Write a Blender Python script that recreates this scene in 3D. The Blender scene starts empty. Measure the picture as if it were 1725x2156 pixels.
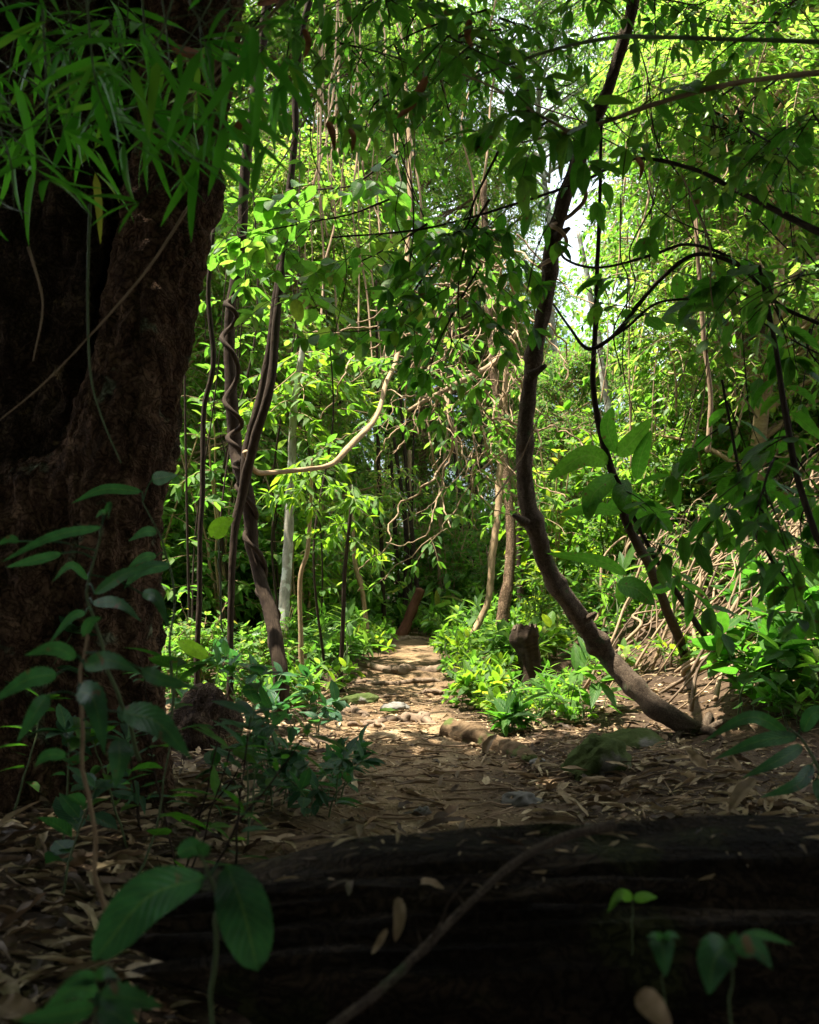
import bpy, math
import numpy as np

# ------------------------------------------------------------------ camera, world, sun, exposure
S = bpy.context.scene
COL = S.collection
R = math.radians
FP = 2210.0                      # focal length in units of a 1725 x 2156 picture
CAMZ = 0.9
PITCH = math.atan((1270 - 1078) / FP)
cam_data = bpy.data.cameras.new('camera')
cam = bpy.data.objects.new('camera', cam_data)
COL.objects.link(cam)
cam.location = (0, 0, CAMZ)
cam.rotation_euler = (R(90) + PITCH, 0, 0)
cam_data.sensor_fit = 'VERTICAL'
cam_data.sensor_height = 36.0
cam_data.lens = 36.0 * FP / 2156.0
cam_data.clip_start = 0.05
cam_data.clip_end = 500
cam_data.dof.use_dof = True
cam_data.dof.focus_distance = 9.0
cam_data.dof.aperture_fstop = 4.5
S.camera = cam

SUN_TO = np.array([-0.28, 0.0, 0.94]); SUN_TO /= np.linalg.norm(SUN_TO)
world = bpy.data.worlds.new('World')
S.world = world
world.use_nodes = True
wn = world.node_tree
sky = wn.nodes.new('ShaderNodeTexSky')
sky.sky_type = 'NISHITA'
sky.sun_disc = False
sky.sun_elevation = math.asin(SUN_TO[2])
sky.sun_rotation = math.atan2(SUN_TO[0], SUN_TO[1])
sky.air_density = 1.0
sky.dust_density = 4.0
wtc = wn.nodes.new('ShaderNodeTexCoord'); wnz = wn.nodes.new('ShaderNodeTexNoise'); wnz.inputs['Scale'].default_value = 2.2; wnz.inputs['Detail'].default_value = 6
wmr = wn.nodes.new('ShaderNodeMapRange'); wmr.inputs[1].default_value = .38; wmr.inputs[2].default_value = .56
wmx = wn.nodes.new('ShaderNodeMixRGB'); wmx.inputs[2].default_value = (8.5, 8.8, 9.2, 1)      # bright thin cloud
wn.links.new(wtc.outputs['Generated'], wnz.inputs['Vector']); wn.links.new(wnz.outputs[0], wmr.inputs[0])
wn.links.new(wmr.outputs[0], wmx.inputs[0]); wn.links.new(sky.outputs[0], wmx.inputs[1])
wn.links.new(wmx.outputs[0], wn.nodes['Background'].inputs[0])
wn.nodes['Background'].inputs[1].default_value = 0.085
sd = bpy.data.lights.new('sun', 'SUN')
sd.energy = 5.0
sd.angle = R(1.0)
sd.color = (1.0, 0.93, 0.80)
sun = bpy.data.objects.new('sun', sd)
COL.objects.link(sun)
import mathutils
sun.rotation_euler = mathutils.Vector(SUN_TO).to_track_quat('Z', 'Y').to_euler()
S.view_settings.view_transform = 'Standard'
S.view_settings.look = 'None'
S.view_settings.gamma = 1
S.view_settings.exposure = 2.25
cy = S.cycles
cy.max_bounces = 7
cy.diffuse_bounces = 4
cy.glossy_bounces = 2
cy.transmission_bounces = 5
cy.transparent_max_bounces = 4
cy.caustics_reflective = False
cy.caustics_refractive = False
cy.sample_clamp_indirect = 4.0
cy.use_denoising = True
try:
    cy.denoiser = 'OPENIMAGEDENOISE'
    cy.denoising_input_passes = 'RGB_ALBEDO_NORMAL'
except Exception:
    pass

# ------------------------------------------------------------------ small maths
def rng(seed):
    return np.random.default_rng(seed)

def nrm(a):
    a = np.asarray(a, float)
    return a / np.maximum(np.linalg.norm(a, axis=-1, keepdims=True), 1e-9)

def at(px, py, d):
    """point of the place seen towards (px, py) of the 1725 x 2156 picture, d metres ahead of the camera"""
    cx, cyy = (px - 862.5) / FP, (1078 - py) / FP
    c, s = math.cos(PITCH), math.sin(PITCH)
    v = np.array([cx, c - s * cyy, s + c * cyy])
    return v * (d / v[1]) + np.array([0, 0, CAMZ])

def ats(rows, d=None):
    return np.array([at(r[0], r[1], r[2] if len(r) > 2 else d) for r in rows])

def _hash(ix, iy, iz):
    n = (ix * 374761393 + iy * 668265263 + iz * 2147483647 + 1013904223) & 0x7fffffff
    n = ((n ^ (n >> 13)) * 1274126177) & 0x7fffffff
    n = (n ^ (n >> 16)) & 0xffff
    return n / 65535.0

def noise(p):
    p = np.asarray(p, float)
    i = np.floor(p).astype(np.int64)
    f = p - i
    f = f * f * (3 - 2 * f)
    out = 0
    for dx in (0, 1):
        for dy in (0, 1):
            for dz in (0, 1):
                w = (f[..., 0] if dx else 1 - f[..., 0]) * (f[..., 1] if dy else 1 - f[..., 1]) * (f[..., 2] if dz else 1 - f[..., 2])
                out = out + w * _hash(i[..., 0] + dx, i[..., 1] + dy, i[..., 2] + dz)
    return out * 2 - 1

def fbm(p, octv=4):
    p = np.asarray(p, float)
    a, o = 1.0, 0
    for k in range(octv):
        o = o + a * noise(p)
        p = p * 2.03 + 11.7
        a *= 0.5
    return o

def crom(pts, n):
    """Catmull-Rom resampling of control rows (any columns) to n rows"""
    P = np.asarray(pts, float)
    if len(P) == 2:
        return P[0] + (P[1] - P[0]) * np.linspace(0, 1, n)[:, None]
    P = np.vstack([2 * P[0] - P[1], P, 2 * P[-1] - P[-2]])
    m = len(P) - 3
    t = np.linspace(0, m - 1e-6, n)
    i = t.astype(int)
    u = (t - i)[:, None]
    a, b, c, d = P[i], P[i + 1], P[i + 2], P[i + 3]
    return 0.5 * (2 * b + (c - a) * u + (2 * a - 5 * b + 4 * c - d) * u ** 2 + (3 * b - a - 3 * c + d) * u ** 3)

# ------------------------------------------------------------------ the lie of the land
PY = np.array([-30, 6.5, 7.6, 8.6, 9.0, 9.45, 9.7, 14, 22, 60.])
PZ = np.array([0, 0.0, 0.05, 0.10, 0.17, 0.24, 0.31, 0.40, 0.48, 0.9])
def path_x(y):
    return np.interp(y, [-5, 3, 6, 9, 12, 15, 19, 26], [0.15, 0.12, -0.02, -0.08, 0.0, 0.05, -0.05, -1.2])

def path_w(y):
    return np.interp(y, [0, 4, 6, 9, 12, 16], [0.75, 0.72, 0.62, 0.50, 0.40, 0.36])

def ground(x, y, fine=True):
    x = np.asarray(x, float); y = np.asarray(y, float)
    z = np.interp(y, PY, PZ)
    dx = x - path_x(y)
    r = np.maximum(dx - path_w(y), 0); l = np.maximum(-dx - path_w(y), 0)
    k = np.clip((y - 5.5) / 4.0, 0, 1)
    z = z + k * (0.10 * np.minimum(r, .5) + 0.52 * np.clip(r - 1.1, 0, 6.5) + .12 * np.clip(r - 7.6, 0, 30)) + 0.08 * np.minimum(r, 0.8) * (1 - k)
    z = z + 0.10 * np.minimum(l, 0.6) + 0.10 * np.clip(l - 1.2, 0, 8)
    z = z + 0.05 * np.clip(y - 26, 0, 40)
    p = np.stack([x, y, np.zeros_like(x)], -1)
    z = z + 0.10 * fbm(p * 0.45, 2) * np.clip((np.abs(dx) - 0.5) / 1.5, 0.1, 1)
    if fine:
        z = z + 0.026 * fbm(p * 2.3 + 5, 3) + 0.012 * fbm(p * 8, 3)
    return z

# ------------------------------------------------------------------ mesh building
class MB:
    """collects triangles (with uv) and links them as ONE mesh object"""
    def __init__(s):
        s.v, s.t, s.uv, s.n, s.mi, s.cur = [], [], [], 0, [], 0
    def add(s, v, t, uv):
        v = np.asarray(v, np.float32).reshape(-1, 3)
        s.v.append(v); s.t.append(np.asarray(t, np.int64).reshape(-1, 3) + s.n)
        s.uv.append(np.asarray(uv, np.float32).reshape(-1, 2)); s.n += len(v); s.mi.append(np.full(len(s.t[-1]), s.cur, np.int32))
        return s
    def mesh(s, name, mat):
        v = np.concatenate(s.v); t = np.concatenate(s.t).astype(np.int32); uv = np.concatenate(s.uv)
        me = bpy.data.meshes.new(name)
        me.vertices.add(len(v)); me.vertices.foreach_set('co', v.ravel())
        me.loops.add(t.size); me.loops.foreach_set('vertex_index', t.ravel())
        me.polygons.add(len(t)); me.polygons.foreach_set('loop_start', np.arange(0, t.size, 3, dtype=np.int32))
        me.polygons.foreach_set('use_smooth', np.ones(len(t), bool))
        lay = me.uv_layers.new(name='UVMap')
        lay.data.foreach_set('uv', uv[t.ravel()].ravel())
        me.update(calc_edges=True)
        for m_ in (mat if isinstance(mat, (list, tuple)) else [mat]): me.materials.append(m_)
        if isinstance(mat, (list, tuple)): me.polygons.foreach_set('material_index', np.concatenate(s.mi))
        return me
    def build(s, name, mat, parent=None):
        o = bpy.data.objects.new(name, s.mesh(name, mat))
        COL.objects.link(o)
        if parent is not None:
            o.parent = parent
            o.location = [-c for c in parent.location] if parent.type == 'EMPTY' and parent.get('world_parts') else (0, 0, 0)
        return o

def grid_tris(nr, nc, wrap):
    r = np.arange(nr - 1)[:, None]; c = np.arange(nc if wrap else nc - 1)[None, :]
    a = r * nc + c; b = r * nc + (c + 1) % nc; d = a + nc; e = b + nc
    return np.stack([np.stack([a, b, e], -1), np.stack([a, e, d], -1)], 2).reshape(-1, 3)

def frames(P):
    T = nrm(np.gradient(P, axis=0))
    up = np.array([0, 0, 1.]) if abs(T[0, 2]) < 0.9 else np.array([1., 0, 0])
    x = nrm(np.cross(T[0], up)); X = [x]
    for i in range(1, len(P)):
        x = X[-1] - T[i] * np.dot(X[-1], T[i]); X.append(nrm(x))
    X = np.array(X)
    return T, X, np.cross(T, X)

def tube(mb, P, rad, k=8, lump=0.0, seed=0, freq=8.0, cap=True):
    P = np.asarray(P, float); n = len(P)
    rad = np.broadcast_to(np.asarray(rad, float), (n,))
    T, X, Y = frames(P)
    a = np.linspace(0, 2 * np.pi, k, endpoint=False)
    L = np.concatenate([[0], np.cumsum(np.linalg.norm(np.diff(P, axis=0), axis=1))])
    rr = np.repeat(rad[:, None], k, 1)
    if lump:
        q = np.stack([np.cos(a)[None] * 1.2 + seed * 3.1 + 0 * L[:, None], np.sin(a)[None] * 1.2 + 0 * L[:, None], L[:, None] * freq + 0 * a[None]], -1)
        rr = rr * (1 + lump * fbm(q, 3))
    V = P[:, None] + rr[..., None] * (np.cos(a)[None, :, None] * X[:, None] + np.sin(a)[None, :, None] * Y[:, None])
    V = V.reshape(-1, 3)
    uv = np.stack([np.repeat((a / (2 * np.pi))[None], n, 0) , np.repeat(L[:, None], k, 1)], -1).reshape(-1, 2)
    t = grid_tris(n, k, True)
    if cap:
        V = np.vstack([V, P[0] - T[0] * rad[0] * .3, P[-1] + T[-1] * rad[-1] * .5])
        uv = np.vstack([uv, [[.5, 0], [.5, L[-1]]]])
        i = np.arange(k); j = (i + 1) % k
        t = np.vstack([t, np.stack([j, i, np.full(k, n * k)], 1), np.stack([i + (n - 1) * k, j + (n - 1) * k, np.full(k, n * k + 1)], 1)])
    mb.add(V, t, uv)
    return mb

def leaf_t(a=.6, b=.9, w=.4, segs=4, cols=3, fold=.18, droop=.12, wave=0.0, serr=0.0):
    """leaf template along +Y, length 1, facing +Z"""
    vs = np.linspace(0, 1, segs + 1)
    prof = np.where((vs > 0) & (vs < 1), np.maximum(vs, 1e-6) ** a * np.maximum(1 - vs, 1e-6) ** b, 0)
    vm = a / (a + b); prof = prof / (vm ** a * (1 - vm) ** b) * w / 2
    V = [[0, 0, 0]]; U = [[0.5, 0]]
    us = np.linspace(-1, 1, cols)
    for i in range(1, segs):
        ww = prof[i] * (1 + serr * (1 if i % 2 else -1))
        for u in us:
            V.append([u * ww, vs[i] - serr * .25 * abs(u) * w * (i % 2), fold * abs(u) * ww - droop * vs[i] ** 2 + wave * abs(u) * math.sin(vs[i] * 23 + u)])
            U.append([.5 + u / 2, vs[i]])
    V.append([0, 1, -droop]); U.append([.5, 1])
    t = []
    for j in range(cols - 1):
        t.append([0, 2 + j, 1 + j])
        for i in range(segs - 2):
            q = 1 + i * cols + j
            t += [[q, q + 1, q + cols + 1], [q, q + cols + 1, q + cols]]
        q = 1 + (segs - 2) * cols + j
        t.append([q, q + 1, len(V) - 1])
    return np.array(V, float), np.array(t), np.array(U, float)

LF = leaf_t(.6, .85, .46, 2, 3, .25, .10)
LM = leaf_t(.6, .85, .44, 4, 3, .22, .16)
LMW = leaf_t(.55, .7, .58, 5, 3, .18, .14)
LN = leaf_t(.6, .8, .30, 4, 3, .22, .22)
LB = leaf_t(.35, .75, .115, 6, 3, .25, .28)
LBF = leaf_t(.35, .75, .16, 3, 3, .25, .22)
LCAN = leaf_t(.55, .7, .6, 2, 3, .2, .12)
LH = leaf_t(.6, .85, .44, 10, 5, .20, .22, .012)
LHN = leaf_t(.55, .85, .30, 14, 5, .20, .32, .012, .05)

FAM = {}
for T_, ps in (('LF', [(.6, .85, .36, 2, 3, .25, .25), (.5, .9, .5, 2, 3, .5, -.05)]), ('LM', [(.6, .9, .36, 4, 3, .4, .32, .02), (.5, .7, .5, 4, 3, .1, .02, .04), (.7, .7, .40, 4, 3, .6, .22)]),
               ('LMW', [(.5, .8, .5, 5, 3, .4, .3, .03), (.6, .6, .66, 5, 3, .08, .05, .04)]), ('LN', [(.6, .9, .24, 4, 3, .4, .42), (.5, .7, .34, 4, 3, .1, .05, .03)]), ('LBF', [(.35, .8, .13, 3, 3, .4, .4)])):
    FAM[id(globals()[T_])] = [globals()[T_]] + [leaf_t(*q) for q in ps]

def put(mb, tpl, pos, d, up, scale, wide=1.0):
    """leaf templates at pos, pointing along d, facing up"""
    V, t, uv = tpl
    pos = np.asarray(pos, float); N = len(pos)
    if N == 0:
        return mb
    y = nrm(d); x = nrm(np.cross(y, up)); z = np.cross(x, y)
    s = np.broadcast_to(np.asarray(scale, float), (N,))[:, None, None]
    w = np.broadcast_to(np.asarray(wide, float), (N,))[:, None, None]
    W = pos[:, None] + s * (w * V[None, :, 0:1] * x[:, None] + V[None, :, 1:2] * y[:, None] + V[None, :, 2:3] * z[:, None])
    T = (t[None] + (np.arange(N) * len(V))[:, None, None]).reshape(-1, 3)
    mb.add(W.reshape(-1, 3), T, np.tile(uv, (N, 1)))
    return mb

def leaves_on(mb, g, P, T, L, tpl, n, start=.1, droop=.35, whorl=0, spread=.9, tipcluster=0):
    """alternate leaves along one twig: P points (m,3), T tangents"""
    s = np.linspace(start, 1, n) + g.normal(0, .25 / max(n, 1), n)
    s = np.clip(s, 0, 1) * (len(P) - 1)
    i = np.minimum(s.astype(int), len(P) - 2); f = (s - i)[:, None]
    pos = P[i] * (1 - f) + P[i + 1] * f
    tan = T[i]
    side = np.cross(tan, [0, 0, 1.]); bad = np.linalg.norm(side, axis=1) < .2
    side[bad] = nrm(g.normal(0, 1, (bad.sum(), 3)) * [1, 1, .1]) if bad.any() else side[bad]
    side = nrm(side) * np.where(np.arange(n) % 2, 1, -1)[:, None]
    if whorl:
        ang = g.uniform(0, 2 * np.pi, n); q = nrm(np.cross(side, tan))
        side = side * np.cos(ang)[:, None] + q * np.sin(ang)[:, None]
    along = .45 + .5 * (s / (len(P) - 1))[:, None] ** 3
    d = tan * along + side * spread + g.normal(0, .16, (n, 3)) + np.array([0, 0, -droop])
    up = np.array([0, 0, 1.]) + g.normal(0, .28, (n, 3))
    sc = L * g.uniform(.5, 1.2, n)
    fam = FAM.get(id(tpl), [tpl]); which = g.integers(0, len(fam), n)
    for q_, tp in enumerate(fam):
        m_ = which == q_
        put(mb, tp, (pos + nrm(d) * .012)[m_], d[m_], up[m_], sc[m_], g.uniform(.8, 1.2, m_.sum()))
    if tipcluster:
        m = tipcluster
        ang = np.arange(m) * 2.4 + g.uniform(0, 6)
        q = nrm(np.cross(T[-1], [0.2, .1, 1.])); r = np.cross(q, T[-1])
        d = T[-1] * .5 + (q * np.cos(ang)[:, None] + r * np.sin(ang)[:, None]) * .8 + [0, 0, -droop * .5]
        put(mb, tpl, np.repeat(P[-1:], m, 0), d, np.array([0, 0, 1.]) + g.normal(0, .2, (m, 3)), L * g.uniform(.7, 1.1, m))

def twig_path(g, p0, d, L, sag=.25, n=6, wob=.12):
    d = nrm(d); t = np.linspace(0, 1, n)[:, None]
    side = g.normal(0, wob, 3)
    P = p0 + d * L * t + np.array([0, 0, -sag * L]) * t ** 2 + side * L * t * (1 - t)
    return P, nrm(np.gradient(P, axis=0))

# ------------------------------------------------------------------ materials
def mat_new(name):
    m = bpy.data.materials.new(name); m.use_nodes = True
    nt = m.node_tree
    for n in list(nt.nodes): nt.nodes.remove(n)
    return m, nt, (lambda k, **kw: _node(nt, k, kw)), nt.links.new

def _node(nt, k, kw):
    n = nt.nodes.new('ShaderNode' + k)
    for a, v in kw.items(): setattr(n, a, v)
    return n

def ramp(N, stops, interp='LINEAR'):
    r = N('ValToRGB'); cr = r.color_ramp; cr.interpolation = interp
    while len(cr.elements) < len(stops): cr.elements.new(0.5)
    for e, (p, c) in zip(cr.elements, stops):
        e.position = p; e.color = (*c, 1)
    return r

def leaf_mat(name, stops, trans, tl=.45, rough=.5, veins=True, spec=.22, vary=.3):
    m, nt, N, ln = mat_new(name)
    geo = N('NewGeometry'); oi = N('ObjectInfo')
    fac = N('Math', operation='MULTIPLY_ADD'); ln(oi.outputs['Random'], fac.inputs[0]); fac.inputs[1].default_value = vary; 
    sc = N('Math', operation='MULTIPLY'); ln(geo.outputs['Random Per Island'], sc.inputs[0]); sc.inputs[1].default_value = 1 - vary
    ln(sc.outputs[0], fac.inputs[2])
    a = ramp(N, stops); b = ramp(N, trans)
    ln(fac.outputs[0], a.inputs[0]); ln(fac.outputs[0], b.inputs[0])
    pr = N('BsdfPrincipled'); pr.inputs['Roughness'].default_value = rough; pr.inputs['Specular IOR Level'].default_value = spec
    tr = N('BsdfTranslucent'); mx = N('MixShader'); mx.inputs[0].default_value = tl
    out = N('OutputMaterial')
    ca, cb = a.outputs[0], b.outputs[0]
    if veins:
        uv = N('UVMap'); sp = N('SeparateXYZ'); ln(uv.outputs[0], sp.inputs[0])
        u = N('Math', operation='SUBTRACT'); ln(sp.outputs[0], u.inputs[0]); u.inputs[1].default_value = .5
        au = N('Math', operation='ABSOLUTE'); ln(u.outputs[0], au.inputs[0])
        sv = N('Math', operation='MULTIPLY_ADD'); ln(au.outputs[0], sv.inputs[0]); sv.inputs[1].default_value = -.55; ln(sp.outputs[1], sv.inputs[2])
        wv = N('Math', operation='MULTIPLY'); ln(sv.outputs[0], wv.inputs[0]); wv.inputs[1].default_value = 62.0
        sn = N('Math', operation='SINE'); ln(wv.outputs[0], sn.inputs[0])
        pk = N('Math', operation='GREATER_THAN'); ln(sn.outputs[0], pk.inputs[0]); pk.inputs[1].default_value = .86
        mr = N('Math', operation='LESS_THAN'); ln(au.outputs[0], mr.inputs[0]); mr.inputs[1].default_value = .028
        vm = N('Math', operation='MAXIMUM'); ln(mr.outputs[0], vm.inputs[1])
        pk2 = N('Math', operation='MULTIPLY'); ln(pk.outputs[0], pk2.inputs[0]); pk2.inputs[1].default_value = .4; ln(pk2.outputs[0], vm.inputs[0])
        tc = N('TexCoord'); nz = N('TexNoise'); nz.inputs['Scale'].default_value = 45; nz.inputs['Detail'].default_value = 4
        ln(tc.outputs['Object'], nz.inputs['Vector'])
        mott = N('MapRange'); mott.inputs[1].default_value = .3; mott.inputs[2].default_value = .75; mott.inputs[3].default_value = .72; mott.inputs[4].default_value = 1.2
        ln(nz.outputs[0], mott.inputs[0])
        res = []
        for c in (ca, cb):
            h = N('HueSaturation'); ln(c, h.inputs['Color']); ln(mott.outputs[0], h.inputs['Value'])
            mxc = N('MixRGB'); mxc.inputs[2].default_value = (.16, .26, .05, 1); ln(h.outputs[0], mxc.inputs[1])
            f = N('Math', operation='MULTIPLY'); ln(vm.outputs[0], f.inputs[0]); f.inputs[1].default_value = .45; ln(f.outputs[0], mxc.inputs[0])
            res.append(mxc.outputs[0])
        ca, cb = res
        bp = N('Bump'); bp.inputs['Strength'].default_value = .35; bp.inputs['Distance'].default_value = .004
        hs = N('Math', operation='MULTIPLY'); ln(sn.outputs[0], hs.inputs[0]); hs.inputs[1].default_value = 1.0
        ln(hs.outputs[0], bp.inputs['Height']); ln(bp.outputs[0], pr.inputs['Normal'])
    if veins:       # brown spots and nibbled patches
        vz = N('TexNoise'); vz.inputs['Scale'].default_value = 22; vz.inputs['Detail'].default_value = 3; ln(tc.outputs['Object'], vz.inputs['Vector'])
        sp2 = ramp(N, [(.665, (0, 0, 0)), (.70, (1, 1, 1))]); ln(vz.outputs[0], sp2.inputs[0]); res = []
        for c_ in (ca, cb):
            q_ = N('MixRGB'); ln(sp2.outputs[0], q_.inputs[0]); ln(c_, q_.inputs[1]); q_.inputs[2].default_value = (.13, .085, .03, 1); res.append(q_.outputs[0])
        ca, cb = res
    ln(ca, pr.inputs['Base Color']); ln(cb, tr.inputs['Color'])
    ln(pr.outputs[0], mx.inputs[1]); ln(tr.outputs[0], mx.inputs[2]); ln(mx.outputs[0], out.inputs[0])
    return m

def bark_mat(name, c0, c1, c2=None, sx=6, sy=10, bump=.6, rough=.9, lichen=None, lich_scale=4, lich_thr=.58, uv=True, dist=.01, crack=None):
    m, nt, N, ln = mat_new(name)
    src = N('UVMap') if uv else N('TexCoord')
    mp = N('Mapping'); mp.inputs['Scale'].default_value = (sx, sy, sx) if uv else (sx, sx, sy)
    ln(src.outputs[0] if uv else src.outputs['Object'], mp.inputs[0])
    n1 = N('TexNoise'); n1.inputs['Scale'].default_value = 1; n1.inputs['Detail'].default_value = 8; n1.inputs['Roughness'].default_value = .68; n1.inputs['Distortion'].default_value = .5
    ln(mp.outputs[0], n1.inputs['Vector'])
    r = ramp(N, [(.25, c0), (.5, c1), (.75, c2 or c1)]); ln(n1.outputs[0], r.inputs[0])
    pr = N('BsdfPrincipled'); pr.inputs['Roughness'].default_value = rough; pr.inputs['Specular IOR Level'].default_value = .1
    col = r.outputs[0]
    if lichen:
        tc = N('TexCoord'); n2 = N('TexNoise'); n2.inputs['Scale'].default_value = lich_scale; n2.inputs['Detail'].default_value = 5
        ln(tc.outputs['Object'], n2.inputs['Vector'])
        q = ramp(N, [(lich_thr, (0, 0, 0)), (lich_thr + .06, (1, 1, 1))]); ln(n2.outputs[0], q.inputs[0])
        mxc = N('MixRGB'); ln(q.outputs[0], mxc.inputs[0]); ln(col, mxc.inputs[1]); mxc.inputs[2].default_value = (*lichen, 1)
        col = mxc.outputs[0]
    hgt = n1.outputs[0]
    if crack:
        tc = N('TexCoord'); dn = N('TexNoise'); dn.inputs['Scale'].default_value = 6; dn.inputs['Detail'].default_value = 5; ln(tc.outputs['Object'], dn.inputs['Vector'])
        dm = N('MixRGB', blend_type='ADD'); dm.inputs[0].default_value = .55; ln(tc.outputs['Object'], dm.inputs[1]); ln(dn.outputs['Color'], dm.inputs[2])
        m2 = N('Mapping'); m2.inputs['Scale'].default_value = crack; ln(dm.outputs[0], m2.inputs[0])
        vo = N('TexVoronoi', feature='DISTANCE_TO_EDGE'); vo.inputs['Scale'].default_value = 1; ln(m2.outputs[0], vo.inputs['Vector'])
        vr = ramp(N, [(.0, (.18, .16, .15)), (.14, (.8, .8, .8)), (.35, (1.1, 1.1, 1.1))]); ln(vo.outputs['Distance'], vr.inputs[0])
        mu = N('MixRGB', blend_type='MULTIPLY'); mu.inputs[0].default_value = .7; ln(col, mu.inputs[1]); ln(vr.outputs[0], mu.inputs[2]); col = mu.outputs[0]
        fn = N('TexNoise'); fn.inputs['Scale'].default_value = 70; fn.inputs['Detail'].default_value = 4; ln(tc.outputs['Object'], fn.inputs['Vector'])
        h1 = N('Math', operation='MULTIPLY_ADD'); ln(vr.outputs[0], h1.inputs[0]); h1.inputs[1].default_value = .35; ln(n1.outputs[0], h1.inputs[2])
        h2 = N('Math', operation='MULTIPLY_ADD'); ln(fn.outputs[0], h2.inputs[0]); h2.inputs[1].default_value = .35; ln(h1.outputs[0], h2.inputs[2]); hgt = h2.outputs[0]
    bp = N('Bump'); bp.inputs['Strength'].default_value = bump; bp.inputs['Distance'].default_value = dist
    ln(hgt, bp.inputs['Height']); ln(bp.outputs[0], pr.inputs['Normal'])
    ln(col, pr.inputs['Base Color'])
    out = N('OutputMaterial'); ln(pr.outputs[0], out.inputs[0])
    return m

def soil_mat():
    m, nt, N, ln = mat_new('forest_soil')
    tc = N('TexCoord')
    n1 = N('TexNoise'); n1.inputs['Scale'].default_value = 2.2; n1.inputs['Detail'].default_value = 8; ln(tc.outputs['Object'], n1.inputs['Vector'])
    n2 = N('TexNoise'); n2.inputs['Scale'].default_value = 34; n2.inputs['Detail'].default_value = 6; n2.inputs['Roughness'].default_value = .7; ln(tc.outputs['Object'], n2.inputs['Vector'])
    vo = N('TexVoronoi'); vo.inputs['Scale'].default_value = 55; ln(tc.outputs['Object'], vo.inputs['Vector'])
    at_ = N('Attribute', attribute_name='path')
    a = ramp(N, [(.3, (.035, .022, .013)), (.6, (.085, .055, .032))]); ln(n1.outputs[0], a.inputs[0])
    b = ramp(N, [(.3, (.12, .075, .038)), (.55, (.24, .16, .085)), (.75, (.35, .265, .16))]); ln(n1.outputs[0], b.inputs[0])
    mx = N('MixRGB'); ln(at_.outputs['Fac'], mx.inputs[0]); ln(a.outputs[0], mx.inputs[1]); ln(b.outputs[0], mx.inputs[2])
    d = ramp(N, [(.3, (.45, .42, .4)), (.55, (1, 1, 1)), (.75, (1.25, 1.2, 1.1))]); ln(n2.outputs[0], d.inputs[0])
    mu = N('MixRGB', blend_type='MULTIPLY'); mu.inputs[0].default_value = .9; ln(mx.outputs[0], mu.inputs[1]); ln(d.outputs[0], mu.inputs[2])
    pr = N('BsdfPrincipled'); pr.inputs['Roughness'].default_value = .95; pr.inputs['Specular IOR Level'].default_value = .15
    ln(mu.outputs[0], pr.inputs['Base Color'])
    ad = N('Math', operation='MULTIPLY_ADD'); ln(vo.outputs['Distance'], ad.inputs[0]); ad.inputs[1].default_value = .5; ln(n2.outputs[0], ad.inputs[2])
    bp = N('Bump'); bp.inputs['Strength'].default_value = .7; bp.inputs['Distance'].default_value = .025
    ln(ad.outputs[0], bp.inputs['Height']); ln(bp.outputs[0], pr.inputs['Normal'])
    out = N('OutputMaterial'); ln(pr.outputs[0], out.inputs[0])
    return m

def litter_mat(name, stops, tl=.12):
    m, nt, N, ln = mat_new(name)
    geo = N('NewGeometry'); r = ramp(N, stops); ln(geo.outputs['Random Per Island'], r.inputs[0])
    tc = N('TexCoord'); nz = N('TexNoise'); nz.inputs['Scale'].default_value = 30; nz.inputs['Detail'].default_value = 5; ln(tc.outputs['Object'], nz.inputs['Vector'])
    q = ramp(N, [(.3, (.5, .45, .4)), (.6, (1.05, 1.05, 1.05))]); ln(nz.outputs[0], q.inputs[0])
    mu = N('MixRGB', blend_type='MULTIPLY'); mu.inputs[0].default_value = .8; ln(r.outputs[0], mu.inputs[1]); ln(q.outputs[0], mu.inputs[2])
    pr = N('BsdfPrincipled'); pr.inputs['Roughness'].default_value = .7; pr.inputs['Specular IOR Level'].default_value = .25
    tr = N('BsdfTranslucent'); mx = N('MixShader'); mx.inputs[0].default_value = tl
    ln(mu.outputs[0], pr.inputs['Base Color']); ln(mu.outputs[0], tr.inputs['Color'])
    out = N('OutputMaterial'); ln(pr.outputs[0], mx.inputs[1]); ln(tr.outputs[0], mx.inputs[2]); ln(mx.outputs[0], out.inputs[0])
    return m

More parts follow.
